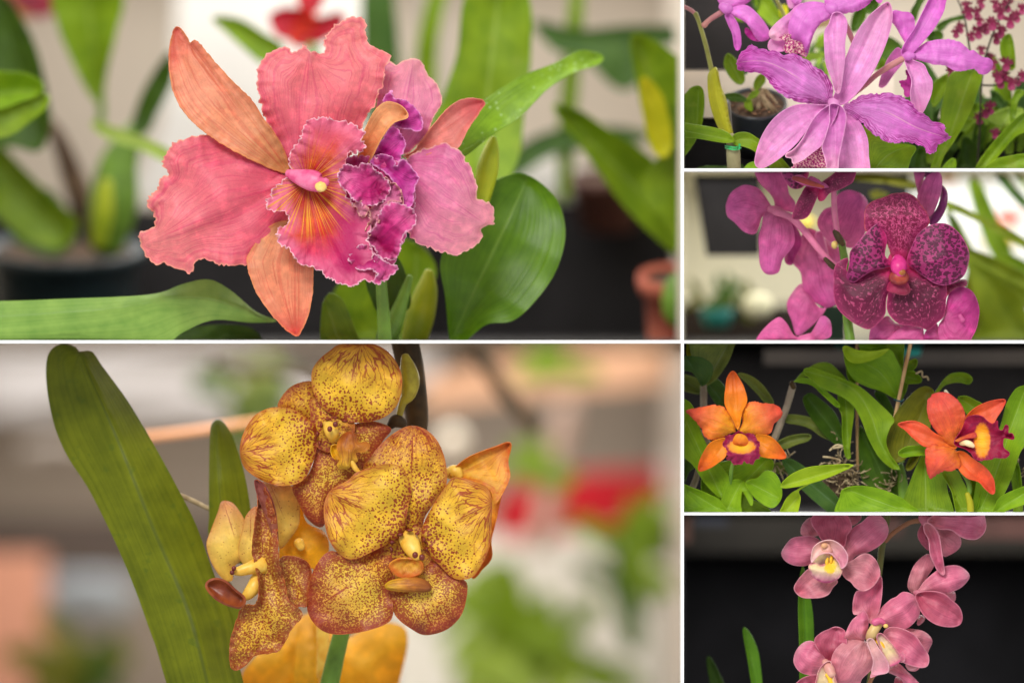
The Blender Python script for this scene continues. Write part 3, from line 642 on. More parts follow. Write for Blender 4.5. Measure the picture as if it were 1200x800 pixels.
# upper flower
g1 = tube('flower', vd, Mc_y, TP('f', '452,392 466,405 476,425 482,455', [-4, 10, 16, 10], [24, 32, 34, 24]), 20, label='upper yellow flower, fully open')
sheet('petal', g1, M2_up, O('f', '470,340 430,310 395,250 380,190 385,130 420,80 470,40 510,14 600,8 680,15 740,50 780,100 803,160 803,230 780,300 730,350 660,375 580,380 520,372'), base=(398, 496), tip=(424, 400), h=-2, prof=(-4, 6, 12, 8), cup=-5, lump=3, wave=1.8, wl=24, res=3, label='round upper right petal')
sheet('petal', g1, M2_up, O('f', '405,420 400,395 370,370 340,345 300,320 230,307 170,315 110,350 70,410 48,470 45,530 65,590 110,630 170,660 230,675 300,670 350,640 385,570 405,500 420,460'), base=(376, 512), tip=(281, 530), h=0, prof=(-4, 6, 12, 6), cup=-5, lump=3, wave=1.8, wl=24, res=3, label='round left petal')
sheet('petal', g1, M2_md, O('f', '225,310 240,260 280,215 330,192 390,190 400,250 420,310 450,350 430,380 380,390 310,345'), base=(378, 495), tip=(338, 450), h=-22, prof=(0, 4, 4), cup=-6, res=3)
sheet('sepal', g1, M2_lo, O('f', '560,400 640,375 700,380 755,410 720,460 680,520 640,600 590,580 560,480'), base=(395, 510), tip=(455, 500), h=-20, prof=(0, 6, 4), cup=-6, res=3)
sheet('sepal', g1, M2_lo, O('f', '400,500 430,478 500,520 600,560 650,590 640,640 560,680 480,730 460,800 440,860 410,868 360,830 320,760 290,680 350,640 385,580'), base=(388, 512), tip=(372, 617), h=-18, prof=(0, 8, 8, -2), cup=-8, res=3, label='lower sepal crowded with dark spots')
M_lipb = petal_mat('brown_gold_lip', [(0, (170, 84, 30)), (0.5, (206, 130, 36)), (1, (230, 180, 50))], vein=((140, 60, 30), .5), vf=5)
sheet('lip', g1, M_lipb, O('f', '500,480 520,440 560,420 590,435 600,470 640,470 655,490 630,518 590,522 597,560 570,572 560,592 530,598 498,582 515,545 500,510'), base=(410, 508), tip=(408, 548), h=20, prof=(0, 8, 6), cup=-7, res=2, lump=3, thick=2)
sheet('lip_lobe', g1, M2_pl, O('f', '475,490 500,485 520,500 525,540 500,555 475,530'), base=(392, 520), h=12, cup=6, res=2); tube('spur', g1, Mc_y, TP('f', '565,560 590,600 605,610', 20, [14, 12, 8]), 10)
for x, y in ((386.5, 502.5), (393, 497)): blob('pollen_dot', g1, M_dot, (x, y, 32), (3.2, 3.6, 2.2), sub=2)
for x, y, a, b in ((372, 508, 2.4, 3.6), (374.5, 519, 2.2, 3.6), (376.5, 498, 2, 3.4), (384, 491, 4, 1.6), (393, 489, 4, 1.6), (404, 493, 4, 2)): blob('throat_mark', g1, M_dot, (x, y, 6.5), (a, b, 5), sub=2)
sheet('flower_base', g1, M2_md, O('p', '364,468 388,470 410,484 416,502 408,522 390,530 372,524 362,506 364,488'), base=(388, 503), tip=(410, 503), h=-8, res=3, lump=0)
# main flower
g2 = tube('flower', vd, Mc_y, TP('g', '380,412 388,435 400,460 412,478', [6, 12, 18, 20], [34, 34, 28, 18]), 20, 0.7, label='largest yellow flower in front, facing the viewer')
sheet('sepal', g2, M2_md, O('g', '225,185 250,135 290,85 340,45 390,25 440,38 480,75 505,130 515,190 510,240 480,282 440,340 425,390 385,400 360,380 300,300'), base=(480, 625), tip=(484, 500), h=-2, prof=(0, 8, 10, 0), cup=-5, lump=3, wave=1.8, wl=24, res=3, label='spotted top sepal')
sheet('petal', g2, M2_up, O('g', '365,395 320,430 260,460 190,490 140,470 105,420 90,360 88,300 110,250 160,220 178,208 200,188 250,170 310,158 360,170 380,210 393,250 380,310 372,360'), base=(476, 622), tip=(384, 575), h=14, prof=(0, 8, 14, 6), cup=-5, lump=3, wave=1.8, wl=24, res=3, label='round left petal')
sheet('petal', g2, M2_up, O('g', '425,400 440,350 480,280 530,210 560,205 610,220 655,240 672,290 670,360 668,420 650,480 610,545 570,560 530,550 490,510 450,470 430,440'), base=(490, 630), tip=(576, 590), h=10, prof=(0, 8, 12, 4), cup=-5, lump=3, wave=1.8, wl=24, res=3, label='round right petal')
sheet('sepal', g2, M2_lo, O('g', '340,500 300,450 260,450 190,480 110,460 60,510 35,580 28,650 45,700 85,738 140,750 220,740 300,715 328,680 325,600 340,550'), base=(464, 650), tip=(365, 715), h=2, prof=(-4, 8, 12, 2), cup=-5, lump=3, wave=1.8, wl=24, res=3, label='broad lower left sepal, densely spotted')
sheet('sepal', g2, M2_lo, O('g', '420,470 440,478 490,510 540,550 583,568 582,630 560,690 510,735 440,752 390,730 340,690 320,640 312,600 360,560'), base=(475, 665), tip=(510, 742), h=0, prof=(0, 8, 10, 2), cup=-5, lump=3, wave=1.8, wl=24, res=3, label='lower right sepal, densely spotted')
sheet('lip_lobe', g2, M2_bk, O('g', '318,505 350,488 400,490 428,500 432,522 415,542 380,550 340,542 322,525'), base=(478, 652), tip=(474, 675), h=14, cup=7, lump=3, res=2, thick=2)
M_lipg = petal_mat('golden_brown_lip', [(0, (228, 180, 40)), (0.5, (206, 130, 40)), (1, (150, 80, 40))], vein=((140, 60, 30), .5), vf=5)
sheet('lip', g2, M_lipg, O('g', '300,575 330,558 400,550 440,560 460,580 455,600 400,603 340,600 305,592'), base=(452, 688), tip=(505, 690), h=22, prof=(0, 5, 0), cup=-6, res=2, thick=2)
for x, y in ((486.5, 650), (494.5, 652.5)): blob('pollen_dot', g2, M_dot, (x, y, 44), (3.6, 4, 3), sub=2)
for x, y, a, b in ((459, 644, 2, 3.4), (459.5, 635, 3.4, 2.6), (469, 626, 4, 2.4), (480, 621, 4.5, 1.8), (489, 625, 3, 2), (497, 632, 2.2, 3.4), (500, 643, 1.8, 3)): blob('throat_mark', g2, M_dot, (x, y, 17), (a, b, 5), sub=2)
sheet('flower_base', g2, M2_md, O('p', '476,612 500,622 516,640 524,662 506,676 480,684 458,680 446,660 450,632 462,618'), base=(476, 645), tip=(506, 645), h=-2, res=3, lump=0)
# flowers behind
g4 = tube('flower', vd, Mc_y, TP('g', '520,190 545,185 560,200', [-50, -46, -44], [20, 24, 14]), 14, label='flower behind at right, seen from the side')
sheet('petal', g4, M2_bk, O('g', '520,205 550,165 600,130 680,100 735,86 728,150 735,200 715,250 680,300 665,250 610,220 560,210'), base=(532, 556), tip=(597, 520), h=-50, prof=(0, 6, -10), cup=10, res=3, wave=1)
sheet('petal', g4, M2_bk, O('g', '600,200 700,230 690,330 668,420 670,480 640,520 600,550 580,400'), base=(560, 570), tip=(572, 665), h=-60, cup=6, res=3)
# side flower, lower left
g3 = tube('flower', vd, Mc_y, TP('k', '250,340 212,350 172,362 145,364', [2, 10, 12, 12], [38, 26, 20, 13]), 18, label='lower left flower, seen from its side')
sheet('petal', g3, M2_bl, O('k', '100,90 140,95 170,130 190,170 190,230 200,300 150,345 140,400 100,390 60,330 40,260 58,200 85,130'), base=(288, 670), tip=(262, 588), h=-44, prof=(0, 6, -4), cup=-8, res=3.2, label='pale back petal')
sheet('petal', g3, M2_bl, O('k', '165,300 180,200 195,145 235,110 260,170 270,330 220,370'), base=(292, 665), tip=(294, 598), h=-22, cup=-6, res=3)
sheet('petal', g3, M2_sd, O('k', '232,8 268,38 298,110 315,180 320,260 325,330 345,400 365,478 412,520 410,550 382,578 350,632 322,675 280,685 232,690 192,728 155,750 132,725 130,640 142,600 180,500 232,490 245,420 232,350 218,290 228,180 240,90'), base=(308, 700), tip=(302, 562), spine=[(300, 780), (310, 700), (302, 562)], h=-6, prof=(-8, 8, 14, 4), cup=8, fold=6, lump=4, wave=2.2, res=2.8, jag=0.8, label='long spotted petal with purplish rim')
sheet('petal', g3, M2_sd, O('k', '330,312 380,305 430,325 448,360 445,400 432,450 432,500 400,502 372,520 345,440 330,380'), base=(330, 690), tip=(364, 668), h=-14, prof=(0, 6, 4), cup=8, res=2.8)
sheet('petal', g3, petal_mat('purplish_brown_rim', [(0, (160, 90, 60)), (1, (146, 70, 64))], vf=6), O('k', '230,8 266,25 296,80 313,150 319,240 311,268 290,200 265,130 238,60'), base=(324, 635), tip=(300, 563), h=10, cup=4, res=2.4)
sheet('lip', g3, colm('maroon_lip', (150, 72, 30), (120, 50, 26)), O('k', '43,418 70,397 110,405 150,440 185,472 170,502 120,490 72,460'), base=(284, 702), tip=(243, 686), h=10, prof=(0, 8, 4), cup=8, res=2.2, thick=3)
tube('lip_lobe', g3, Mc_y, TP('k', '240,390 225,425 200,455 180,468', [0, 6, 6, 6], [26, 28, 22, 12]), 14)
for x, y in ((147, 352), (140, 368)): blob('pollen_dot', g3, M_dot, (230 + x * .3, 560 + y * .3, 22), (3, 3, 2.5), sub=2)
g5 = tube('flower', vd, Mc_y, TP('k', '400,250 410,270', -60, [20, 16]), 12, label='half hidden yellow flower between the others')
sheet('petal', g5, M2_bl, O('k', '250,15 400,40 405,100 402,180 365,240 325,275 315,180 290,90'), base=(346, 640), tip=(318, 570), h=-48, cup=-6, res=3.2)
sheet('petal', g5, M2_pl, O('k', '330,250 400,80 430,170 500,210 520,270 500,330 470,360 430,340 380,320 330,325'), base=(350, 650), tip=(384, 625), h=-70, cup=-8, res=4)
g6 = tube('flower', vd, Mc_y, TP('p', '378,735 380,790', -170, [7, 9]), 12, label='plain yellow flower at the bottom, out of focus, seen from behind')
for t, h_, tp_ in (('372,730 345,726 318,752 292,776 282,800 290,860 366,860', -330, (290, 830)), ('384,742 405,748 438,730 470,732 478,752 468,800 455,860 392,860', -360, (450, 850)), ('350,730 366,740 372,790 366,860 340,850 345,780', -300, (360, 850))):
    sheet('petal', g6, M2_pl, O('p', t), base=(372, 735), tip=tp_, h=h_, prof=(0, 20, 10), cup=-14, res=6)
M_vl = leaf_mat('vanda_leaf', (80, 88, 8), (110, 116, 24), (66, 76, 22), vf=14, blot=(72, 90, 20), rough=0.5, scale=0.7)
M_vl2 = leaf_mat('vanda_leaf_light', (92, 110, 24), (122, 136, 40), (90, 104, 30), vf=14)
sheet('leaf', vd, M_vl, O('V', '108,58 118,22 148,5 178,14 186,24 215,24 240,58 300,140 360,240 420,350 460,430 500,540 540,640 552,720 568,860 425,860 360,700 320,590 270,470 210,350 160,272 130,205 112,125'), base=(245, 830), tip=(92, 405),
      spine=[(250, 830), (222, 720), (180, 620), (140, 520), (105, 440), (91, 404)], h=-50, prof=(0, 0, -10, -30), fold=-34, res=5, thick=3, label='long thick strap leaf leaning left')
sheet('leaf', vd, M_vl, O('V', '495,470 490,400 490,300 492,215 498,190 515,183 540,212 568,290 585,375 588,430 570,520'), base=(262, 640), tip=(254, 491), spine=[(262, 640), (256, 560), (252, 491)], h=-100, prof=(0, 0, -10), fold=-14, res=5, thick=3, label='short upright strap leaf')
sheet('leaf', vd, M_vl, O('V', '520,560 560,600 560,720 540,700'), base=(275, 750), tip=(262, 690), h=-90, res=5)
tube('aerial_root', vd, M_root, TP('V', '330,350 400,355 440,368 490,392', -120, [5, 6, 6, 5]), 8)

# background, far out of focus
M_or = plain('orange_enamel', (200, 156, 124), 0.5, 0.1, 10); M_redb = plain('red_banner', (186, 20, 36), 0.8, 0.1, 10)
M_lg = plain('pale_grey_panel', (206, 204, 204), 0.9, 0.05, 4); M_gr = plain('grey_steel', (128, 122, 116), 0.6, 0.1, 8)
def hbox(name, label, cat, m, x0, x1, y0, y1, h0, h1, bev=0.0):
    return tag(box(name, None, m, x0, x1, y0, y1, h0, h1, bev=bev), label, cat)
hbox('roof_panel', 'pale grey panel high behind the long strap leaf', 'panel', M_lg, -85, 300, 403, 492, -3260, -3240)
hbox('roof_panel', 'pale bright panel behind the top of the yellow flowers', 'panel', M_lg, 400, 500, 403, 450, -3260, -3240)
hbox('roof_panel', 'pale grey panel behind the round left petal of the upper yellow flower', 'panel', plain('white_grey_panel', (216, 214, 216), 0.9, 0.05, 4), 300, 400, 455, 540, -3000, -2980)
hbox('beam', 'grey steel beam crossing above the strap leaves, out of focus', 'beam', M_gr, -85, 520, 412, 424, -3180, -3160)
sheet('beam', None, M_gr, O('p', '60,470 240,428 250,440 60,484'), h=-3100, lump=0, res=30, thick=20, smooth=False); tag(bpy.data.objects['beam.001'], 'slanting grey beam behind the tip of the long strap leaf', 'beam')
def far_tube(name, label, cat, m, pts, r, h):
    return tag(tube(name, None, m, [(x, y, h, r) for x, y in pts], 10), label, cat)
far_tube('rail', 'thin orange rail running behind the strap leaves', 'rail', plain('bright_orange_enamel', (224, 160, 112), 0.5, 0.05, 10), [(150, 514), (220, 506), (300, 494), (380, 484)], 4.5, -900)
sheet('awning_strip', None, M_or, O('p', '494,446 600,420 797,404 797,450 640,462 494,478'), h=-2700, lump=0, res=30, thick=20, smooth=False); tag(bpy.data.objects['awning_strip'], 'broad orange strip slanting across the upper right, out of focus', 'awning')
far_tube('twig', 'brown twig behind the orange strip at upper right', 'twig', M_bst, [(545, 400), (570, 430), (600, 470), (625, 500)], 10, -1500)
far_tube('rail', 'short orange bar far left behind the long strap leaf', 'rail', M_post, [(30, 530), (60, 524), (85, 526)], 9, -2600)
sheet('banner', None, M_redb, O('p', '578,580 640,560 700,552 774,550 776,608 640,630 578,632'), h=-2900, lump=0, res=30, thick=14, smooth=False); tag(bpy.data.objects['banner'], 'red banner hanging right of the yellow flowers, out of focus', 'banner')
far_tube('post', 'pale post in front of the red banner', 'post', plain('taupe_paint', (176, 150, 136), 0.8, 0.1, 10), [(632, 640), (650, 560), (664, 480)], 14, -2500)
far_tube('post', 'pale grey post at the right edge of the yellow flower picture', 'post', plain('pale_paint', (196, 188, 184), 0.8, 0.1, 10), [(786, 660), (788, 560), (786, 540)], 10, -2700)
blob('bokeh_lamp', None, plain('white_globe', (236, 226, 208), 0.6, 0.02, 10), (530, 516, -2400), (16, 16, 16)); bpy.data.objects['bokeh_lamp'].name = 'globe'; tag(bpy.data.objects['globe'], 'small cream globe above the red banner, out of focus', 'globe')
hbox('tarpaulin', 'pale tarpaulin low behind the yellow flowers', 'tarpaulin', plain('pale_tarpaulin', (232, 232, 222), 0.9, 0.08, 3), 440, 797, 634, 879, -3200, -3180)
hbox('shelf', 'dark shelf far behind at the left edge, under the taupe wall', 'shelf', plain('dark_shelf', (84, 74, 68), 0.9, 0.2, 6), -85, 250, 618, 690, -3000, -2960)
blob('flower_clump', None, plain('red_orange_bloom', (178, 84, 54), 0.8, 0.2, 10), (36, 650, -3150), (38, 26, 20), rough=0.2); tag(bpy.data.objects['flower_clump'], 'red orange flower clump at the left edge, out of focus', 'flowers')
hbox('column', 'salmon pink column at the lower left edge', 'column', plain('salmon_paint', (204, 148, 124), 0.9, 0.1, 5), -85, 20, 664, 879, -2700, -2650)
blob('cloth_bundle', None, plain('pale_blue_cloth', (158, 166, 172), 0.9, 0.06, 8), (98, 702, -3150), (66, 36, 30), rough=0.15); tag(bpy.data.objects['cloth_bundle'], 'pale blue white bundle left of the strap leaf, out of focus', 'bundle')
def clump(name, label, c, r, n, h, mats, ln=60, parent=None):
    t = thing(name, label, 'plant', (c[0], c[1] + r[1], h))
    for i in range(n):
        a = random.uniform(0, 2 * math.pi); q = math.sqrt(random.random()); x = c[0] + r[0] * q * math.cos(a) * .6; y = c[1] + r[1] * q * math.sin(a) * .6
        b = random.uniform(-math.pi, math.pi); L = ln * random.uniform(.6, 1.2)
        strap('leaf', t, Mg[random.choice(mats)], [(x, y), (x + L * .5 * math.cos(b), y + L * .5 * math.sin(b)), (x + L * math.cos(b), y + L * math.sin(b) + L * .15)], L * .17, h=h + random.uniform(-80, 80), res=12, prof=(0, random.uniform(-20, 20)))
    return t
clump('leafy_plant', 'green leafy plant hanging at right below the red banner, out of focus', (745, 655), (55, 80), 20, -2300, ('mid', 'mid', 'dark'), 70)
clump('leafy_plant', 'green leafy plant under the yellow flowers at bottom centre, out of focus', (600, 760), (110, 70), 30, -2500, ('mid', 'mid', 'pale'), 90)
clump('leafy_plant', 'green leafy plant behind the lower right sepal of the biggest yellow flower', (560, 700), (50, 30), 10, -2600, ('mid', 'pale'), 60)
clump('leafy_plant', 'small green plant above the red banner, out of focus', (612, 540), (28, 34), 9, -2300, ('mid',), 50)
clump('leafy_plant', 'dim leafy plant at the lower left behind the strap leaf', (110, 780), (90, 40), 26, -2500, ('dark', 'olive'), 60)
clump('leafy_plant', 'leafy sprigs above the strap leaves near the top edge, out of focus', (300, 455), (70, 30), 16, -2300, ('bluegreen', 'grey', 'dark'), 70)
far_tube('twig', 'thin dark twig across the top behind the upper yellow flower', 'twig', M_bst, [(250, 425), (290, 436), (350, 440), (420, 470)], 5, -1500)
clump('leafy_plant', 'leafy sprig in front of the orange strip at upper right, out of focus', (660, 425), (20, 30), 7, -2300, ('mid',), 50)

# ================================================================== R1: purple cattleya
PANEL = 'R1'
def ruff(B, col, u, v, d, P, st):
    br = B.noise(B.vec(B.math('MULTIPLY', v, 5), B.math('ADD', B.math('MULTIPLY', u, 26), B.math('MULTIPLY', B.math('ABSOLUTE', v), -16))), 1.0, 3, 0.6)
    rim = B.step(d, 13, 3)
    k = B.math('MULTIPLY', rim, B.step(br, 0.46, 0.54))
    col = B.mix(B.math('MULTIPLY', k, 0.95), col, lin((172, 30, 140)))
    mid = B.math('MULTIPLY', B.step(B.math('ABSOLUTE', v), 0.05, 0.0), B.step(u, 0.3, 0.5))
    return B.mix(B.math('MULTIPLY', mid, 0.6), col, lin((240, 190, 200)))
M3_pet = petal_mat('violet_striped_petal', [(0, (232, 150, 220)), (0.4, (232, 142, 218)), (0.8, (222, 112, 204)), (1, (212, 84, 188))], vein=((184, 50, 162), 0.4), edge=((214, 110, 196), 1.0, 0.6), extra=ruff, vf=17, bs=0.9)
M3_sep = petal_mat('lilac_sepal', [(0, (230, 146, 208)), (0.5, (232, 160, 212)), (1, (228, 160, 200))], vein=((208, 112, 184), 0.35), vf=8, edge=((236, 180, 214), 0.8, 0.2), bs=0.35)
M3_side = petal_mat('bright_lilac_petal', [(0, (224, 128, 210)), (0.5, (228, 134, 214)), (1, (214, 102, 196))], vein=((200, 86, 186), 0.35), vf=9, bs=0.35)
M3_pal = petal_mat('pale_lilac_lip', [(0, (220, 120, 200)), (0.6, (226, 146, 204)), (1, (238, 186, 206))], vein=((214, 118, 190), 0.35), vf=9, edge=((246, 204, 220), 0.8, 0.35), bs=0.4)
def mot(B, col, u, v, d, P, st):
    return B.mix(B.step(B.noise(P, 42, 2), 0.47, 0.56), col, lin((238, 196, 190)))
M3_lip = petal_mat('mottled_magenta_lip', [(0, (176, 40, 120)), (1, (186, 46, 130))], extra=mot, vf=9)
M3_mag = petal_mat('magenta_lip', [(0, (168, 16, 128)), (1, (196, 60, 160))], vf=8)
M_ped = plain('mauve_stalk', (190, 130, 118), 0.5, 0.2, 60, (166, 104, 110))

pc = thing('orchid_plant', 'cattleya orchid with four large violet flowers in the top right picture', 'orchid', (970, 190, -60))
q1 = tube('flower', pc, M3_pal, TP('A', '700,480 712,490 720,500', [-2, 4, 4], [22, 26, 20]), 14, label='front violet flower with striped petals')
sheet('sepal', q1, M3_sep, O('B', '165,13 180,50 178,110 160,180 130,260 90,340 40,410 0,455 -40,488 -92,488 -95,462 -62,390 -55,330 -30,260 0,185 30,130 70,80 110,45 140,22'), base=(980, 122), tip=(1041, 4), h=-16, prof=(0, 8, 4, -12), cup=8, res=2.2, label='tall upper sepal')
tube('sepal_tip', q1, M_stemg, TP('B', '160,22 165,16', -26, [5, 4]), 8)
sheet('sepal', q1, M3_sep, O('A', '690,490 660,494 600,490 540,492 490,510 440,545 400,590 365,650 345,710 340,765 358,786 385,783 430,757 480,720 530,675 570,625 620,560'), base=(974, 122), tip=(886, 196), h=-14, prof=(0, 8, 6, -8), cup=8, res=2.2)
sheet('sepal', q1, M3_sep, O('A', '750,520 780,538 812,550 840,590 865,650 870,720 865,830 725,830 735,700 740,600'), base=(986, 130), tip=(1000, 208), h=-16, prof=(0, 8, 6), cup=8, res=2.2)
sheet('petal', q1, M3_pet, O('A', '700,495 670,496 620,490 560,483 500,465 450,435 410,395 385,360 350,342 315,342 280,335 258,330 250,300 258,278 270,250 300,225 325,208 350,222 400,235 440,240 475,258 510,250 550,262 590,285 620,312 660,335 690,375 705,420'), base=(976, 122), tip=(863, 74), spine=[(976, 122), (930, 88), (895, 72), (863, 74)], h=-6, prof=(0, 10, 10, -4), cup=-7, jag=1, wave=2.2, wl=9, wd=6, res=2, label='ruffled left petal')
sheet('petal', q1, M3_pet, O('B', '-50,490 -20,478 30,450 80,437 140,435 200,440 245,460 280,490 305,525 340,537 370,570 415,578 435,600 430,612 460,640 440,660 400,682 385,718 345,722 332,690 290,680 250,667 200,672 150,665 100,635 50,590 0,550 -40,525'), base=(988, 124), tip=(1112, 162), spine=[(988, 124), (1035, 130), (1075, 150), (1112, 162)], h=-4, prof=(0, 10, 10, -4), cup=-7, jag=1.4, wave=2.4, wl=9, wd=6, res=2, label='ruffled right petal')
sheet('lip', q1, M3_lip, O('A', '515,772 540,745 580,715 640,672 665,720 690,780 700,830 510,830'), base=(962, 165), tip=(950, 208), h=2, cup=-6, wave=2, wl=8, res=1.8, jag=1)
sheet('lip_lobe', q1, M3_pal, O('A', '725,492 690,494 640,528 600,580 570,640 540,682 515,706 488,722 485,735 512,742 518,765 560,752 610,715 650,682 665,640 700,580 722,530'), base=(981, 124), tip=(923, 186), h=6, prof=(0, 8, 10), cup=9, res=1.8, wave=1)
sheet('lip_lobe', q1, M3_pal, O('A', '690,496 715,488 745,502 762,530 765,570 752,640 738,700 728,760 725,830 690,830 668,740 655,690 670,640 690,570'), base=(979, 124), tip=(976, 208), h=9, prof=(0, 8, 10), cup=10, res=1.8, wave=1)
q2 = tube('flower', pc, M3_side, TP('B', '240,270 262,262 280,262', [-24, -20, -18], [18, 24, 14]), 14, label='violet flower at right, seen from the side')
sheet('sepal', q2, M3_side, O('B', '225,245 250,190 290,130 320,70 355,0 375,-40 440,-40 432,10 420,60 380,130 340,180 300,225 262,264 235,262'), base=(1060, 65), tip=(1102, -8), h=-30, prof=(0, 6, 0), cup=8, res=2.2)
sheet('petal', q2, M3_side, O('B', '255,215 225,175 200,130 178,100 176,62 195,48 230,55 265,60 287,90 286,140 268,185'), base=(1062, 60), tip=(1046, 14), h=-36, cup=-6, wave=1.6, res=2.2)
sheet('petal', q2, M3_side, O('B', '255,268 300,225 350,195 400,185 450,183 500,198 540,230 570,238 600,265 640,275 656,305 630,345 590,348 565,325 530,332 480,335 430,310 370,303 310,287'), base=(1064, 67), tip=(1164, 78), h=-24, prof=(0, 8, 6, -6), cup=-6, jag=0.8, wave=1.6, wl=10, res=2.1, label='long right petal')
sheet('sepal', q2, M3_sep, O('B', '243,275 290,288 330,305 350,345 370,380 368,430 350,480 318,535 295,525 275,490 268,440 275,380 255,325'), base=(1062, 69), tip=(1079, 133), h=-28, prof=(0, 8, 2), cup=8, res=2.2)
sheet('sepal', q2, M3_sep, O('B', '122,405 135,350 160,280 205,225 228,245 232,290 190,345 150,402'), base=(1058, 66), tip=(1031, 101), h=-48, cup=6, res=2.2)
sheet('lip', q2, M3_mag, O('B', '215,380 248,370 245,330 280,345 285,400 265,452 240,450 235,420 218,400'), base=(1065, 85), tip=(1060, 112), h=-42, wave=2, jag=1, res=1.8)
tube('pedicel', q2, M_ped, TP('B', '245,270 180,305 110,350 55,400 -10,450', [-22, -24, -30, -36, -44], [14, 15, 13, 12, 12]), 14)
q3 = tube('flower', pc, M3_side, TP('A', '690,40 712,45 730,55', -22, [30, 34, 22]), 14, label='violet flower cut by the top edge, above the front one')
sheet('petal', q3, M3_pal, O('A', '565,15 530,30 500,60 465,85 430,115 405,150 410,178 440,192 480,185 505,165 520,110 560,50'), base=(945, 6), tip=(904, 42), h=-26, cup=-6, wave=1.4, res=2.2)
sheet('petal', q3, M3_sep, O('A', '410,185 404,236 470,242 490,210 470,180'), base=(920, 50), h=-44, res=2.2)
sheet('lip', q3, M3_lip, O('A', '455,175 500,160 530,190 560,200 583,235 578,268 530,252 490,250 470,230 480,200'), base=(940, 40), tip=(940, 66), h=-22, wave=2.4, wl=7, jag=1.2, res=1.6)
sheet('petal', q3, M3_side, O('A', '702,50 706,75 680,95 650,110 620,150 602,200 580,265 560,205 520,190 500,160 495,120 510,80 530,45 560,18 600,8 650,12 690,28'), base=(974, 12), tip=(942, 60), h=-12, prof=(-8, 6, 0), cup=-10, lump=3, res=2.2, label='big folded petal')
sheet('sepal', q3, M3_sep, O('A', '705,65 740,62 765,90 770,130 760,200 760,270 752,340 735,434 715,425 700,370 675,310 665,230 665,150 688,110'), base=(980, 15), tip=(983, 108), h=-4, prof=(-10, 6, 2), cup=7, res=2, label='long hanging sepal')
sheet('petal', q3, M3_side, O('A', '670,-20 880,-20 885,10 850,40 800,60 750,67 718,72 690,50'), base=(978, 12), tip=(1020, -2), h=-16, cup=-6, wave=2, wl=9, jag=1, res=2.1)
sheet('petal', q3, M3_side, O('B', '100,-20 138,-20 132,14 110,10'), base=(1028, -4), h=-30, res=2.4)
tube('pedicel', q3, M_ped, TP('A', '760,100 780,150 800,200', -55, [10, 13, 12]), 10)
q4 = tube('flower', pc, M3_side, TP('A', '185,30 205,42 220,45', -60, [20, 26, 20]), 14, label='violet flower at top left, facing away')
sheet('petal', q4, M3_side, O('A', '205,60 215,42 270,25 310,30 360,75 400,130 410,172 390,192 350,188 300,112 240,78'), base=(853, 12), tip=(900, 46), h=-58, prof=(0, 6, -4), cup=-8, res=2.3)
sheet('sepal', q4, M3_side, O('A', '198,62 230,75 255,110 270,160 272,212 258,236 245,220 235,160 213,110'), base=(852, 18), tip=(865, 58), h=-66, cup=6, res=2.3)
sheet('petal', q4, M3_side, O('A', '168,-20 320,-20 305,15 250,38 212,50 183,32'), base=(852, 10), tip=(874, -8), h=-68, cup=-6, res=2.3)
sheet('lip', q4, M3_mag, O('A', '298,130 345,160 372,182 358,196 320,186 292,156'), base=(878, 36), tip=(890, 48), h=-72, wave=2, res=1.8)
tube('pedicel', q4, M_ped, TP('A', '205,45 160,72 125,95 100,120', -66, [14, 13, 12, 14]), 12)
q5 = tube('flower', pc, M3_side, TP('A', '520,0 530,10', -110, [14, 14]), 10, label='small violet bloom at the top edge, farther back')
sheet('petal', q5, M3_sep, O('A', '488,-20 525,-20 515,40 495,32'), base=(928, -2), h=-110, res=2.5); sheet('petal', q5, M3_side, O('A', '515,-10 560,-15 550,20 520,42 512,20'), base=(930, 0), h=-112, res=2.5)
M_ost = plain('olive_stem', (140, 140, 66), 0.5, 0.25, 60, (112, 112, 50))
tube('stem', pc, M_ped, TP('A', '-20,25 20,38 48,55 62,72', -70, 9), 12)
tube('stem', pc, M_ost, TP('A', '60,65 75,100 105,200 122,270 136,332', -70, [12, 10, 11, 11, 12]), 12)
tube('stem', pc, M_ost, TP('A', '440,0 470,60 500,120', -120, 9), 10)
M_shth = leaf_mat('yellow_sheath', (150, 152, 44), (184, 178, 76), None, trans=0.2)
sheet('sheath', pc, M_shth, O('A', '150,316 166,330 180,400 206,470 218,550 236,620 238,655 215,658 180,622 150,562 125,480 116,400 120,345'), base=(858, 162), tip=(838, 79), h=-56, cup=-14, res=2.2, thick=3, label='yellow green pod like sheath')
tube('stem', pc, plain('dry_cane', (132, 126, 92), 0.7, 0.25, 50, (104, 98, 68)), TP('A', '228,640 236,700 240,780 240,850', -58, [20, 32, 32, 32]), 16)
sheet('leaf', pc, Mg['mid'], O('A', '-60,440 0,448 40,412 80,407 98,440 98,520 80,610 40,690 -20,760 -60,760'), base=(815, 195), tip=(819, 102), h=-90, fold=8, res=3)
sheet('leaf', pc, Mg['mid'], O('A', '-60,575 60,585 150,600 210,622 240,660 200,668 120,657 50,645 -60,635'), base=(859, 165), tip=(795, 152), h=-44, fold=5, res=2.6)
sheet('leaf', pc, Mg['mid'], O('A', '233,655 248,628 300,622 350,650 420,702 480,762 525,830 440,830 400,775 340,712 290,688 245,678'), base=(860, 166), tip=(926, 205), spine=[(860, 166), (880, 163), (905, 182), (926, 205)], h=-50, fold=6, res=2.6)
sheet('leaf', pc, Mg['bright'], O('A', '280,800 310,765 360,760 400,790 420,830 270,830'), base=(890, 205), h=-60, fold=5, res=3); sheet('leaf', pc, Mg['dark'], O('A', '60,790 130,776 220,780 280,770 280,830 50,830'), base=(850, 205), h=-90, res=3)
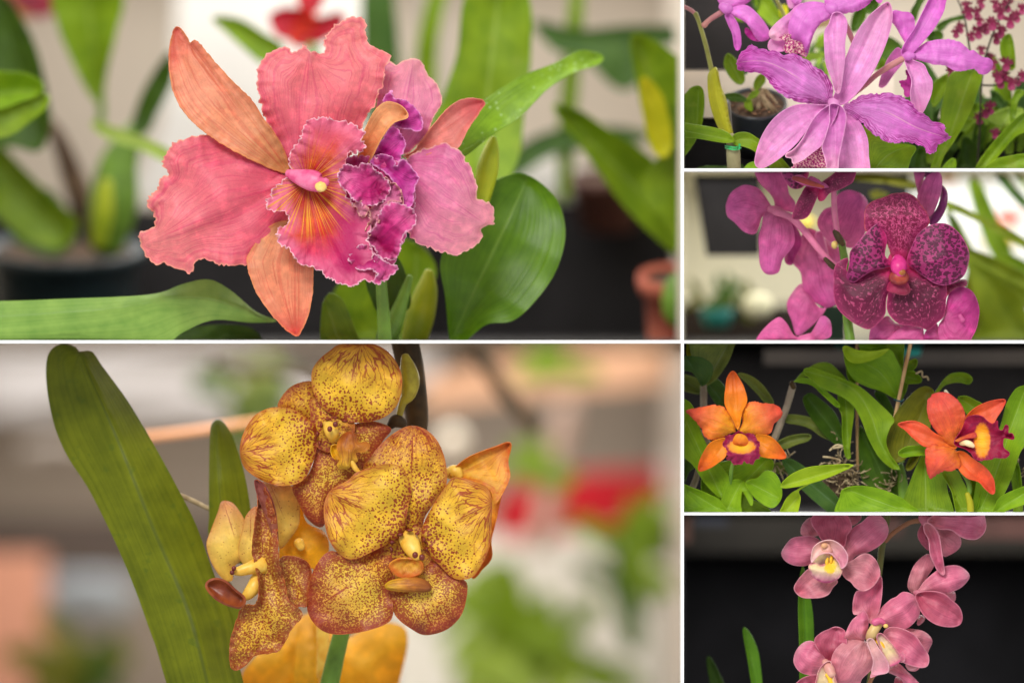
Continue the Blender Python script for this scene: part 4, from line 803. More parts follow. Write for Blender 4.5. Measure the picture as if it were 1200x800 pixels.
sheet('leaf', pc, Mg['bright'], O('B', '40,590 60,600 120,640 200,672 290,688 270,740 225,830 40,830 60,720'), base=(1012, 205), tip=(1070, 172), spine=[(1020, 205), (1040, 182), (1072, 168)], h=-60, fold=8, res=3, label='bright leaf under the front flower')
tie = thing('plant_tie', 'green twist tie around the cane below the yellow sheath', 'tie', (859, 172, -50))
for yy in (171, 173.5): tube('wire', tie, plain('green_wire', (40, 170, 96), 0.4, 0.1, 50), [(850, yy, -58, .9), (855, yy + 1, -46, .9), (862, yy + 2, -46, .9), (868, yy, -56, .9)], 8)
tube('wire', tie, bpy.data.materials['green_wire'], [(863, 173, -48, .8), (867, 169, -44, .8), (866, 175, -44, .8)], 8)
sk = tag(tube('stake', None, plain('grey_stake', (120, 116, 108), 0.7, 0.2, 40), TP('A', '218,482 224,560 230,640', -80, 6), 8), 'thin grey stake beside the yellow green sheath', 'stake')
# bench and pots behind
M_crm = plain('cream_cloth', (226, 214, 196), 0.9, 0.08, 20)
tag(box('bench', None, M_crm, 802, 1050, 81, 136, -420, -240), 'cream bench cloth behind the small black pot', 'bench')
tag(box('backdrop_cloth', None, M_cloth, 802, 946, -85, 80, -560, -520), 'black cloth hanging behind the top left violet flower', 'cloth')
tag(box('skirt_cloth', None, M_cloth, 802, 1289, 137, 197, -400, -250), 'black cloth skirt below the cream bench', 'cloth')
bpq = thing('potted_orchid', 'small black pot of bark with a seedling orchid on the cream bench', 'potted plant', (886, 170, -170))
lathe('pot', bpq, M_black, (886, 121, -175), [(33, 2), (35, 0), (36.5, -1), (37, 2), (36, 5), (32, 30), (30, 60), (0, 60)], tilt=0.52)
lathe('bark_bed', bpq, M_soil, (886, 123, -175), [(0, -1), (34, 1)], tilt=0.52)
for i in range(80):
    a = random.uniform(0, 6.28); q = math.sqrt(random.random()) * 30; x, y = 886 + q * math.cos(a), 121.5 + q * math.sin(a) * .42
    c = blob('bark_chip', bpq, M_bark, (x, y, -172 + q * math.sin(a) * .8), (random.uniform(1.6, 3.4), random.uniform(1.2, 2.2), 2), rough=0.3, sub=1)
for i in range(16):
    x = 886 + random.uniform(-14, 26); y = 118 + random.uniform(-8, 10)
    tube('root', bpq, M_root, [(888 + random.uniform(-8, 8), 104, -160, 1.2), ((x + 888) / 2, y - 6, -158, 1.3), (x, y + 6, -162, .9)], 6)
sheet('leaf', bpq, Mg['mid'], O('A', '210,255 240,270 275,320 291,370 275,396 245,386 210,345 194,298'), base=(869, 98), tip=(852, 64), h=-160, fold=5, res=3)
sheet('leaf', bpq, Mg['mid'], O('A', '345,428 333,400 348,362 378,345 387,380 362,412'), base=(887, 106), tip=(894, 87), h=-158, fold=4, res=3)
sheet('leaf', bpq, Mg['dark'], O('A', '193,445 250,438 300,462 300,475 240,476 205,462'), base=(875, 117), tip=(849, 111), h=-150, fold=3, res=3)
sheet('leaf', bpq, Mg['mid'], O('A', '300,470 330,430 362,430 340,455'), base=(876, 117), h=-148, fold=3, res=3); sheet('leaf', bpq, Mg['mid'], O('A', '290,500 300,460 320,470 325,520'), base=(880, 128), h=-150, fold=3, res=3)
sheet('leaf', bpq, Mg['bluegreen'], O('A', '265,310 290,280 300,262 310,330 285,350'), base=(872, 86), h=-168, fold=3, res=3)
# foliage mass at right: long orchid leaves one by one
rl = thing('orchid_plant', 'clump of long arching green orchid leaves right of the violet flowers', 'orchid', (1110, 190, -180))
for t, m, h_ in (('455,350 500,332 560,330 598,345 600,375 582,430 560,500 520,580 470,660 420,740 390,830 345,830 398,700 405,610 412,520 430,430', 'mid', -120),
                 ('600,830 650,760 720,735 830,730 830,830', 'mid', -100), ('560,830 590,760 640,690 700,620 760,560 830,515 830,600 760,640 700,705 650,770 620,830', 'mid', -130),
                 ('340,-20 310,40 285,110 270,60 290,20 310,-20', 'dark', -200), ('690,205 730,158 752,220 757,320 742,335 700,280', 'mid', -170), ('630,560 680,520 740,505 800,515 760,560 700,590', 'pale', -190),
                 ('640,420 690,450 715,500 700,520 660,480', 'bluegreen', -220), ('480,830 500,720 520,640 580,700 600,830', 'dark', -220), ('740,500 760,430 790,420 800,440 770,480 750,600 735,560', 'mid', -150),
                 ('380,830 420,780 470,740 480,780 460,830', 'bright', -110), ('310,680 340,720 340,760 380,830 290,830', 'dark', -160), ('370,400 430,350 460,340 430,420 400,480 370,500', 'mid', -190), ('560,640 590,560 620,600 600,700 570,750', 'dark', -230),
                 ('345,180 380,140 420,160 410,190 370,200', 'dark', -220), ('390,120 470,80 560,70 520,90 450,110 410,150', 'dark', -240), ('250,470 210,600 260,640 330,560 300,500', 'dark', -260),
                 ('60,10 90,-20 120,20 100,60 60,60', 'dark', -250), ('0,70 40,30 60,50 50,100 10,150 -10,140', 'dark', -250), ('90,290 140,180 200,190 230,240 130,300', 'dark', -280), ('150,280 120,300 60,390 80,420 160,400', 'mid', -250)):
    P_ = O('B', t); sheet('leaf', rl, Mg[m], P_, base=P_[P_[:, 1].argmax()], tip=P_[P_[:, 1].argmin()], h=h_, fold=6, cup=3, res=4)
for i in range(46):
    x = random.uniform(1070, 1215); y = random.uniform(150, 215); a = random.gauss(0, .5); L = random.uniform(50, 130); c = random.choice((-1, 1)) * random.uniform(.1, .5)
    pts = [(x, y), (x + L * .5 * math.sin(a), y - L * .5 * math.cos(a)), (x + L * math.sin(a + c), y - L * .92 * math.cos(a + c))]
    strap('leaf', rl, Mg[random.choice(('mid', 'mid', 'dark', 'bright', 'bluegreen'))], pts, random.uniform(4, 9), h=random.uniform(-330, -200), res=6, fold=4)
lc = thing('orchid_plant', 'green orchid leaves behind the top violet flowers', 'orchid', (920, 90, -250))
for t, m in (('345,-20 400,-20 440,40 470,80 455,105 420,125 380,90 350,60', 'mid'), ('320,-20 360,-20 350,60 335,40', 'dark'), ('455,30 490,30 488,80 460,90', 'yellow'), ('240,80 290,90 290,105 260,100', 'mid')):
    sheet('leaf', lc, Mg[m], O('A', t), h=-230, fold=5, res=4)
clump('fern_plant', 'small fern like plant behind the violet flowers near the pot', (962, 62), (18, 22), 14, -280, ('bluegreen', 'mid'), 24)
tube('twig', None, M_root, TP('A', '600,110 700,90', -330, 30)); tag(bpy.data.objects[[o.name for o in COL.objects if o.name.startswith('twig')][-1]], 'pale driftwood piece behind the top violet flower', 'driftwood')
# dark red spray orchids
M3_dr = petal_mat('dark_red_petal', [(0, (156, 54, 90)), (0.6, (126, 28, 62)), (1, (104, 18, 50))], vf=6, rough=0.4)
M3_drl = petal_mat('mauve_red_lip', [(0, (150, 30, 80)), (1, (178, 74, 118))], vf=6)
def star(parent, x, y, r, h, label=None):
    f = sheet('blossom', parent, M3_drl, np.array([(x, y - r * .1), (x + r * .35, y + r * .15), (x + r * .55, y + r * .6), (x + r * .1, y + r * .95), (x - r * .4, y + r * .7), (x - r * .35, y + r * .2)]), base=(x, y), tip=(x, y + r * .9), h=h + 3, wave=1.5, wl=5, wd=3, res=1.8, lump=0, cup=2)
    a0 = random.uniform(-.4, .4)
    for k, a in enumerate((-1.57, -0.35, -2.8, -2.25 + 0.0, -0.9)):
        a += a0 + random.uniform(-.15, .15); L = r * random.uniform(.85, 1.15); w = r * .2; cx, cy = math.cos(a), math.sin(a)
        sheet('petal', f, M3_dr, np.array([(x, y), (x + L * .5 * cx - w * cy, y + L * .5 * cy + w * cx), (x + L * .85 * cx - w * .7 * cy, y + L * .85 * cy + w * .7 * cx), (x + L * cx, y + L * cy), (x + L * .85 * cx + w * .7 * cy, y + L * .85 * cy - w * .7 * cx), (x + L * .5 * cx + w * cy, y + L * .5 * cy - w * cx)]),
              base=(x, y), tip=(x + L * cx, y + L * cy), h=h, prof=(0, 2, random.uniform(-3, 4)), res=2.2, lump=0)
    return f
M_tw = plain('dark_twig', (60, 52, 40), 0.7, 0.3, 50)
for lb, tw, bl in (('arching spray of dark red blossoms at the top right edge', '600,330 640,200 680,100 740,0 760,-30', ((690, 60), (665, 20), (765, 75), (735, 100), (690, 145), (720, 25), (790, 40), (650, 110), (670, 180))),
                   ('thin spray of dark red blossoms left of the arching one', '560,330 540,200 520,80 480,-20', ((530, 25), (600, 15), (580, 60), (480, 155), (585, 150), (620, 130), (555, 170), (500, 130), (590, 100), (540, 60))),
                   ('low spray of dark red blossoms beside the long green leaves', '580,800 590,640 600,420 610,330 640,260', ((600, 235), (640, 270), (590, 555), (640, 505), (665, 625), (620, 530), (650, 300), (460, 335))),
                   ('spray of dark red blossoms at the right edge, above the arching leaves', '600,400 660,400 720,380 800,370', ((710, 350), (690, 385), (740, 390), (715, 300), (795, 355), (770, 380), (680, 360)))):
    t_ = thing('orchid_spray', lb, 'orchid spray', (1150, 190, -170), 'dark red orchid sprays')
    tube('stem', t_, M_tw, TP('B', tw, -170, [5, 5, 4, 3]), 8)
    for x, y in bl: star(t_, 1000 + x / 4, y / 4, random.uniform(6.5, 9.5), -165 + random.uniform(-20, 20))

# ================================================================== R2: dark spotted vanda
PANEL = 'R2'
def warp(B, P, sc, amt):
    PV = B.n('ShaderNodeVectorMath', operation='ADD'); B.put(PV.inputs[0], P)
    nz = B.n('ShaderNodeTexNoise'); B.put(nz.inputs['Vector'], P); nz.inputs['Scale'].default_value = sc
    s_ = B.n('ShaderNodeVectorMath', operation='SCALE'); B.put(s_.inputs[0], nz.outputs['Color']); s_.inputs[3].default_value = amt; B.put(PV.inputs[1], s_.outputs[0])
    return PV.outputs[0]
def blots(B, col, u, v, d, P, st):
    f = B.voro(warp(B, P, 26, .06), 25)
    f = B.math('ADD', f, B.math('MULTIPLY', B.math('SUBTRACT', B.noise(P, 9, 2), .5), .35))
    col = B.mix(B.step(f, 0.60, 0.49), col, lin((92, 12, 58)))
    return B.mix(B.step(u, 0.2, 0.02), col, lin((206, 40, 116)))
def flecked(thr, c, topw):
    def ex(B, col, u, v, d, P, st):
        e = B.voro(warp(B, P, 24, .09), 20, 'DISTANCE_TO_EDGE')
        e = B.math('ADD', e, B.math('MULTIPLY', B.math('SUBTRACT', B.noise(P, 17, 3), .42), .42))
        col = B.mix(B.math('MULTIPLY', B.step(e, topw, topw * .3), .9), col, lin(c))
        fl = B.noise(B.vec(B.math('MULTIPLY', v, 9), B.math('MULTIPLY', u, 16), 2.0), 1.0, 3, .6)
        col = B.mix(B.math('MULTIPLY', B.step(fl, thr, thr + .05), .8), col, lin(c))
        col = B.mix(B.math('MULTIPLY', B.step(d, 12, 2), .5), col, lin((160, 34, 96)))
        return B.mix(B.step(u, 0.26, 0.04), col, lin((212, 44, 112)))
    return ex
M4_up = petal_mat('magenta_blotched_petal', [(0, (176, 50, 112)), (1, (162, 42, 112))], extra=blots, edge=((206, 84, 146), 1.8, 0.8), vf=14)
M4_top = petal_mat('crimson_netted_sepal', [(0, (136, 16, 66)), (1, (116, 14, 60))], extra=flecked(0.57, (214, 84, 136), 0.12), edge=((204, 90, 100), 2.0, 0.7), vf=14)
M4_lo = petal_mat('dark_maroon_sepal', [(0, (110, 14, 56)), (0.5, (92, 14, 50)), (1, (118, 16, 66))], extra=flecked(0.575, (200, 80, 126), 0.02), edge=((206, 80, 134), 1.6, 0.8), vf=14)
M4_bk = petal_mat('soft_magenta_petal', [(0, (216, 112, 160)), (0.5, (212, 98, 160)), (1, (216, 100, 172))], vein=((160, 40, 110), 0.4), vf=10, mottle=0.2, edge=((206, 100, 160), 1.6, 0.4))
M4_mt = petal_mat('magenta_bud_petal', [(0, (206, 90, 150)), (0.4, (196, 60, 140)), (1, (160, 30, 110))], vein=((150, 20, 96), 0.5), vf=12, mottle=0.25, edge=((206, 90, 150), 1.6, 0.5))
M4_pk = petal_mat('light_pink_petal', [(0, (214, 100, 156)), (1, (216, 96, 160))], vein=((180, 60, 130), 0.4), vf=9)
M4_pp = petal_mat('purple_petal', [(0, (130, 30, 110)), (1, (150, 40, 120))], vein=((110, 20, 80), 0.4), vf=9)
Mc_mg = colm('magenta_column', (222, 60, 140), (196, 34, 116)); Mc_ro = colm('brown_orange_lip', (176, 70, 50), (140, 44, 50)); M_pst = plain('pink_stalk', (208, 110, 146), 0.5, 0.15, 60)
dv = thing('orchid_plant', 'vanda orchid with a dark maroon netted flower and magenta side blooms', 'orchid', (1000, 398, -80))
tube('stem', dv, M_stemg, TP('C', '745,335 752,380 760,430 768,560 772,690 795,860', [-40, -50, -60, -60, -50, -40], [18, 18, 20, 20, 22, 24]), 12)
m1 = tube('flower', dv, Mc_mg, TP('D', '208,415 212,435 215,460 222,480', [0, 10, 16, 18], [24, 38, 38, 24]), 16, label='big dark maroon flower with pale netting')
sheet('sepal', m1, M4_top, O('D', '205,425 175,390 140,300 100,275 57,285 50,220 60,170 95,140 140,125 190,106 250,103 292,125 320,160 350,205 356,250 320,285 290,330 265,390 240,425'), base=(1055, 308), tip=(1052, 226), h=-8, prof=(0, 6, 8, 0), cup=-7, res=2.3, jag=.5, wave=.8, label='netted top sepal')
sheet('petal', m1, M4_up, O('D', '250,425 275,350 300,300 340,265 390,247 440,250 490,285 525,335 544,390 538,440 520,490 480,522 430,538 380,528 330,495 285,462'), base=(1058, 312), tip=(1134, 300), h=0, prof=(0, 6, 8, 2), cup=-8, res=2.3, wave=.6, label='round right petal')
sheet('petal', m1, M4_up, O('D', '195,440 150,400 158,330 148,280 125,245 100,253 60,290 20,335 -15,380 -20,440 -32,500 0,525 40,500 90,470 155,455'), base=(1047, 312), tip=(994, 322), h=0, prof=(0, 6, 8, 2), cup=-8, res=2.3, wave=.6, label='folded left petal')
sheet('sepal', m1, M4_lo, O('D', '175,465 120,460 60,480 10,505 -30,470 -25,410 -65,425 -90,460 -93,540 -90,600 -70,650 -30,690 20,725 75,743 120,710 150,670 155,600 175,540'), base=(1048, 316), tip=(1005, 380), h=-8, prof=(0, 6, 6, 0), cup=-8, res=2.3, wave=.6, label='dark lower left sepal')
sheet('sepal', m1, M4_lo, O('D', '200,490 175,540 160,590 158,650 180,690 220,720 270,725 320,735 350,746 390,715 425,680 436,600 435,530 400,510 340,490 290,462 240,455'), base=(1056, 318), tip=(1085, 382), h=-8, prof=(0, 6, 6, 0), cup=-8, res=2.3, wave=.6, label='dark lower right sepal')
sheet('flower_base', m1, M4_lo, O('D', '150,440 180,380 240,370 290,420 300,470 260,520 240,600 215,640 180,640 165,560 130,500'), base=(1054, 315), tip=(1054, 350), h=-16, res=2.6, lump=0)
blob('lip', m1, Mc_ro, (1053.5, 325, 12), (12, 9, 9)); blob('anther_cap', m1, colm('brown_anther', (180, 110, 50), (120, 50, 30)), (1057, 319, 22), (4.5, 4, 3), sub=2)
sheet('lip_tip', m1, petal_mat('dull_pink_lip', [(0, (180, 40, 90)), (1, (110, 50, 60))], vf=5), O('D', '178,520 240,520 262,560 240,578 200,572 160,560'), base=(1052, 330), tip=(1070, 148 + 200), h=8, cup=4, res=1.8, thick=2)
m2 = tube('flower', dv, M_pst, TP('C', '410,180 440,190 470,200', -70, [18, 24, 18]), 12, label='magenta flower at left, facing away')
for t, b_, tp_, mt, hh in (('410,205 375,215 358,262 345,292 320,298 285,285 255,255 240,240 210,215 202,180 205,150 225,105 265,75 300,67 350,80 380,110 415,165 425,190', (905, 248), (852, 242), M4_bk, -74),
                     ('345,-10 470,-10 490,60 500,110 528,150 520,195 480,190 430,195 430,150 410,110 370,70 350,40', (908, 246), (900, 200), M4_pk, -78),
                     ('490,205 530,260 552,300 556,350 530,400 512,442 480,430 480,380 510,325', (918, 250), (928, 310), M4_mt, -84),
                     ('400,190 435,185 480,212 512,250 526,310 520,350 490,390 467,420 450,475 405,488 375,470 360,430 358,370 356,310 370,260 380,205', (910, 248), (902, 320), M4_bk, -64)):
    sheet('petal', m2, mt, O('C', t), base=b_, tip=tp_, h=hh, prof=(0, 6, 0), cup=-8, lump=3, res=2.6, wave=1)
tube('pedicel', m2, M_pst, TP('C', '435,195 500,215 560,270 640,370 720,455', [-60, -52, -46, -42, -44], [16, 17, 17, 15, 14]), 12)
tube('node', m2, M_bst, TP('C', '668,412 700,445 722,460', -40, [10, 14, 8]), 10)
m3 = tube('flower', dv, M4_mt, TP('C', '600,40 630,60 650,75', -6, [16, 20, 12]), 12, label='dark spotted flower hanging from the top edge')
for t, b_, tp_, mt, hh in (('460,-10 560,-10 592,10 580,50 560,80 520,86 490,62', (945, 205), (920, 200), M4_up, -18), ('632,68 580,73 555,110 530,160 513,222 560,229 590,212 612,170 635,110', (958, 217), (930, 255), M4_lo, -8),
                     ('640,68 700,20 740,-10 810,-10 800,50 770,72 730,92 690,106 660,141 634,135', (958, 216), (990, 206), M4_lo, -10), ('516,35 550,18 600,45 660,55 682,80 600,77 545,60', (968, 216), (930, 208), M4_pk, 0)):
    sheet('petal', m3, mt, O('C', t), base=b_, tip=tp_, h=hh, prof=(0, 6, 0), cup=-8, lump=3, res=2.2, wave=1)
tube('lip', m3, Mc_ro, TP('C', '520,35 560,45 610,62 660,76', 8, [10, 14, 12, 6]), 10, 0.8)
tube('pedicel', m3, M_pst, TP('C', '708,95 712,200 725,290', [-20, -30, -40], [13, 14, 13]), 12); tube('node', m3, M_bst, TP('C', '715,285 735,320 752,345', -38, [14, 18, 12]), 10)
blob('bract', m3, colm('cream_bract', (214, 190, 110), (190, 150, 80)), (978, 287, -38), (4, 5, 4), sub=2)
m4 = tube('flower', dv, M_pst, TP('C', '740,320 760,340', -90, [12, 12]), 10, label='round magenta flower behind the upright stalk')
sheet('petal', m4, M4_bk, O('C', '660,185 700,165 720,120 760,93 800,93 850,118 872,170 862,260 840,330 800,362 740,350 690,332 650,292 630,240'), base=(985, 285), tip=(1010, 228), h=-92, prof=(0, 6, 0), cup=-8, res=2.8)
m5 = tube('flower', dv, M4_bk, TP('C', '640,300 660,400', -105, [22, 26]), 12, label='large soft magenta flower low at left, out of focus')
for t, b_, tp_ in (('540,340 580,270 640,290 700,340 745,380 750,480 745,600 722,625 680,642 650,632 600,602 565,560 553,480 520,440 500,410', (965, 290), (975, 355)), ('550,530 580,560 640,640 672,640 650,682 590,740 535,772 510,700 490,650 495,600', (950, 340), (932, 390))):
    sheet('petal', m5, M4_bk, O('C', t), base=b_, tip=tp_, h=-112, prof=(0, 8, 0), cup=-10, lump=4, res=3)
m6 = tube('flower', dv, M4_pk, TP('C', '560,800 600,790', -70, [30, 30]), 12, label='pink flower at the bottom edge under the soft magenta one')
for t, b_, tp_ in (('340,830 345,790 380,740 430,695 460,687 492,720 522,770 560,785 560,830', (940, 402), (890, 385)), ('545,785 600,760 650,682 690,700 699,752 690,780 640,800 640,830 540,830', (945, 402), (970, 378)), ('440,830 520,780 600,790 640,830', (930, 402), (960, 395))):
    sheet('petal', m6, M4_pk if tp_[0] != 970 else M4_bk, O('C', t), base=b_, tip=tp_, h=-70, prof=(0, 6, 0), cup=-8, res=2.8)
m7 = tube('flower', dv, M4_mt, TP('D', '500,680 512,700', -10, [10, 12]), 12, label='rounded magenta flower at lower right of the dark one')
for t, b_, tp_, mt, hh in (('425,680 440,600 455,570 490,546 530,548 566,575 588,630 590,680 577,740 555,785 530,830 440,830 405,790 398,730', (1110, 372), (1140, 350), M4_mt, -18), ('345,745 390,715 405,760 445,800 460,830 335,830 330,780', (1095, 395), (1085, 404), M4_mt, -24), ('425,540 520,508 528,540 480,552 440,590 430,640', (1112, 350), (1131, 328), M4_lo, -30)):
    sheet('petal', m7, mt, O('D', t), base=b_, tip=tp_, h=hh, prof=(0, 5, 0), cup=-6, res=2.4, wave=1)
m8 = tube('flower', dv, M4_pk, TP('D', '180,790 230,760', -30, [14, 12]), 12, label='pink bloom below the dark flower')
for t, b_, tp_, mt, hh in (('80,742 120,708 160,680 200,715 262,722 250,765 180,830 85,830', (1050, 380), (1020, 402), M4_bk, -40), ('140,830 200,752 262,722 322,730 330,760 330,830', (1040, 402), (1082, 385), M4_pk, -26)):
    sheet('petal', m8, mt, O('D', t), base=b_, tip=tp_, h=hh, prof=(0, 5, 0), cup=-6, res=2.4)
m9 = tube('flower', dv, M4_pk, TP('D', '345,100 355,130', -60, [10, 12]), 12, label='magenta flower behind the top sepal, cut by the top edge')
for t, b_, tp_, mt, hh in (('345,25 390,6 413,20 416,80 400,140 380,190 357,215 328,190 300,140 308,95', (1085, 250), (1100, 202), M4_bk, -56), ('412,70 440,98 441,150 420,210 390,248 358,252 352,210 385,185 405,135', (1090, 262), (1108, 225), M4_pp, -64), ('283,-10 332,-10 330,40 318,92 305,112', (1078, 225), (1076, 198), M4_bk, -66), ('330,30 345,-10 390,-10 380,15 345,30', (1085, 207), (1095, 198), M4_pp, -72)):
    sheet('petal', m9, mt, O('D', t), base=b_, tip=tp_, h=hh, prof=(0, 5, 0), cup=-7, res=2.4)
# background
tag(slab('hanging_board', None, M_cloth, O('C', '50,5 366,5 366,398 112,398'), -700, 20), 'black board hanging at left behind the magenta flower', 'board')
tag(box('dark_shelf', None, plain('very_dark_wood', (52, 42, 36), 0.9, 0.3, 10), 802, 1000, 357, 398, -1500, -1100), 'dark shelf at the lower left of the vanda picture', 'shelf'); bpy.data.objects['dark_shelf'].name = 'shelf'
lathe('pot', None, M_teal, (840, 362, -1000), [(17, 0), (19, 0), (20, 4), (14, 22), (0, 22)], tilt=0.1, seg=24); tag(bpy.data.objects[[o.name for o in COL.objects if o.name.split('.')[0] == 'pot'][-1]], 'small teal pot on the dark shelf, out of focus', 'pot')
tag(blob('white_ball', None, plain('cream_ball', (226, 222, 190), 0.8, 0.05, 20), (888, 358, -900), (19, 16, 14)), 'cream round bloom low at left, out of focus', 'bloom'); bpy.data.objects['white_ball'].name = 'round_bloom'
clump('leafy_plant', 'low dark green plants along the shelf, out of focus', (850, 348), (60, 14), 22, -1100, ('dark', 'olive'), 26)
tag(box('panel', None, M_cloth, 985, 1072, 202, 240, -620, -600), 'dark panel behind the top sepal of the maroon flower', 'panel')
tag(box('dark_block', None, plain('dark_green_block', (36, 62, 44), 0.8, 0.2, 20), 964, 992, 358, 398, -300, -280), 'dark green block beside the stem at the bottom', 'block'); bpy.data.objects['dark_block'].name = 'block'
tag(box('white_tent_wall', None, plain('white_tent', (246, 248, 252), 0.9, 0.02, 5), 1095, 1289, 150 + 52, 398, -1900, -1880), 'bright white tent wall at right behind the green leaves', 'tent wall')
vl = thing('vanda_plant', 'vanda with long drooping green leaves at the right edge, out of focus', 'orchid', (1180, 398, -500))
M_vg = leaf_mat('dull_green_leaf', (98, 118, 34), (128, 144, 52))
for t, m, h_ in (('430,140 470,150 600,215 700,260 830,340 830,375 700,305 600,250 500,200 440,180', M_vg, -420), ('640,-10 690,-10 760,80 830,150 830,200 740,120', Mg['bluegreen'], -600), ('720,-10 760,-10 830,80 830,110', Mg['mid'], -640), ('430,180 480,220 540,330 600,430 700,520 800,620 830,830 560,830 600,700 560,560 520,420 470,300', M_vg, -520),
                 ('520,360 600,385 700,430 830,500 830,560 700,500 600,450 530,400', M_vg, -460), ('540,60 590,50 680,240 760,420 830,560 830,640 720,500 620,330', Mg['mid'], -640), ('560,420 640,500 700,640 740,830 520,830 500,640', Mg['olive'], -580),
                 ('700,380 830,440 830,500 740,450', Mg['mid'], -560), ('590,560 640,620 700,700 800,800 830,830 600,830', Mg['olive'], -560), ('640,420 700,480 830,560 830,640 720,600 650,520', M_vg, -600), ('440,200 470,215 500,280 520,360 480,300', Mg['dark'], -440)):
    sheet('leaf', vl, m, O('D', t), h=h_, fold=8, res=6)
ol2 = thing('vanda_plant', 'olive green leaf tips at the top behind the maroon flower', 'orchid', (1020, 215, -400))
sheet('leaf', ol2, Mg['olive'], O('D', '-100,10 0,8 150,20 290,60 300,90 150,60 0,45 -80,40'), h=-380, fold=6, res=5)
sheet('leaf', ol2, Mg['olive'], O('D', '75,100 120,92 165,110 140,125 90,130'), h=-420, fold=4, res=5)
for lb, c, r, m in (('orange red bloom at the right edge, out of focus', (1182, 255, -1200), (15, 9, 8), plain('orange_red_bloom', (232, 92, 64), 0.8, 0.1, 30)), ('yellow bloom at right between the white gaps, out of focus', (1170, 281, -1200), (22, 13, 8), plain('yellow_bloom', (246, 222, 110), 0.8, 0.1, 30)), ('peach bloom at the top right behind the magenta petal, out of focus', (1110, 208, -1200), (10, 12, 8), plain('peach_bloom', (244, 176, 140), 0.8, 0.1, 30)), ('small yellow bloom left of the upright stalk, out of focus', (946, 262, -700), (9, 9, 6), bpy.data.materials.get('yellow_bloom') or plain('yellow_bloom', (246, 222, 110), 0.8, 0.1, 30))):
    tag(blob('bloom', None, m, c, r, rough=0.2), lb, 'bloom')

# ================================================================== R3: orange cattleyas
PANEL = 'R3'
M5_dor = petal_mat('orange_sepal_clear', [(0, (250, 170, 40)), (0.5, (244, 142, 30)), (1, (236, 104, 44))], vein=((236, 120, 30), 0.3), vf=8, bs=.35)
M5_pet = petal_mat('orange_red_petal', [(0, (252, 190, 30)), (0.4, (246, 150, 44)), (0.75, (236, 104, 60)), (1, (222, 76, 60))], vein=((232, 90, 50), 0.35), vf=12, edge=((226, 80, 54), 2, .6), bs=.5)
M5_p2 = petal_mat('red_orange_petal', [(0, (250, 146, 46)), (0.4, (242, 106, 56)), (1, (228, 80, 70))], vein=((206, 50, 54), 0.4), vf=12, edge=((196, 50, 64), 1.6, .6), bs=.6)
M5_s2 = petal_mat('red_orange_sepal', [(0, (250, 140, 46)), (0.4, (244, 108, 54)), (1, (236, 88, 62))], vein=((216, 66, 46), 0.3), vf=8, bs=.35)
def lipc(cx, cy, rx, ry, rot=0.0, soft=(0.85, 1.15)):
    def ex(B, col, u, v, d, P, st):
        X = B.math('DIVIDE', B.math('SUBTRACT', B.attr('px'), cx / 100), rx / 100); Y = B.math('DIVIDE', B.math('SUBTRACT', B.attr('py'), cy / 100), ry / 100)
        rr_ = B.math('SQRT', B.math('ADD', B.math('MULTIPLY', X, X), B.math('MULTIPLY', Y, Y)))
        rr_ = B.math('ADD', rr_, B.math('MULTIPLY', B.math('SUBTRACT', B.noise(P, 30, 3), .5), .35))
        return B.mix(B.step(rr_, soft[1], soft[0]), col, B.ramp(rr_, [(0.2, (252, 196, 30)), (0.9, (246, 150, 26))]))
    return ex
M5_l1 = petal_mat('crimson_lip_orange_throat', [(0, (170, 16, 70)), (1, (164, 20, 80))], vein=((120, 0, 60), .5), extra=lipc(869, 523, 16, 8.5), vf=12, edge=((190, 50, 90), 1.0, .6))
M5_l2 = petal_mat('purple_lip_yellow_patch', [(0, (176, 10, 60)), (1, (166, 8, 66))], vein=((110, 0, 60), .5), extra=lipc(1151, 516, 9.5, 20), vf=12, edge=((190, 40, 90), 0.8, .5))
Mc_o = colm('orange_column', (246, 150, 40), (236, 120, 40))
o1 = thing('orchid_plant', 'orchid with an open orange flower with a crimson lip and bright strap leaves', 'orchid', (860, 598, -50))
w1 = tube('flower', o1, Mc_o, TP('E', '262,432 267,450 270,470', [0, 7, 9], [14, 20, 14]), 16, 0.7, label='orange flower with crimson lip')
sheet('sepal', w1, M5_dor, O('E', '258,415 245,380 205,310 197,270 202,220 210,170 235,140 260,165 285,210 300,260 298,290 278,330 267,385'), base=(865, 506), tip=(859, 435), h=-8, prof=(0, 6, 4, -4), cup=5, res=2, label='upright pointed sepal')
sheet('petal', w1, M5_pet, O('E', '252,418 225,430 190,450 140,462 105,450 85,410 65,380 35,350 15,325 50,312 100,305 140,296 180,300 215,325 238,370'), base=(864, 506), tip=(804, 482), h=-3, prof=(0, 7, 7, 0), cup=-6, jag=.8, wave=1.2, res=2)
sheet('petal', w1, M5_pet, O('E', '260,425 280,370 272,330 300,290 340,280 380,288 420,290 450,305 468,330 460,360 430,385 420,410 410,430 370,442 310,437'), base=(866, 507), tip=(916, 484), h=-3, prof=(0, 7, 7, 0), cup=-6, jag=.8, wave=1.2, res=2)
sheet('sepal', w1, M5_dor, O('E', '200,455 212,500 200,540 170,565 130,590 78,605 80,560 110,500 142,468'), base=(856, 512), tip=(820, 551), h=-8, prof=(0, 5, -4), cup=5, res=2)
sheet('sepal', w1, M5_dor, O('E', '345,440 395,440 430,460 460,495 483,543 430,547 375,540 350,520 340,470'), base=(880, 512), tip=(920, 536), h=-8, prof=(0, 5, -4), cup=5, res=2)
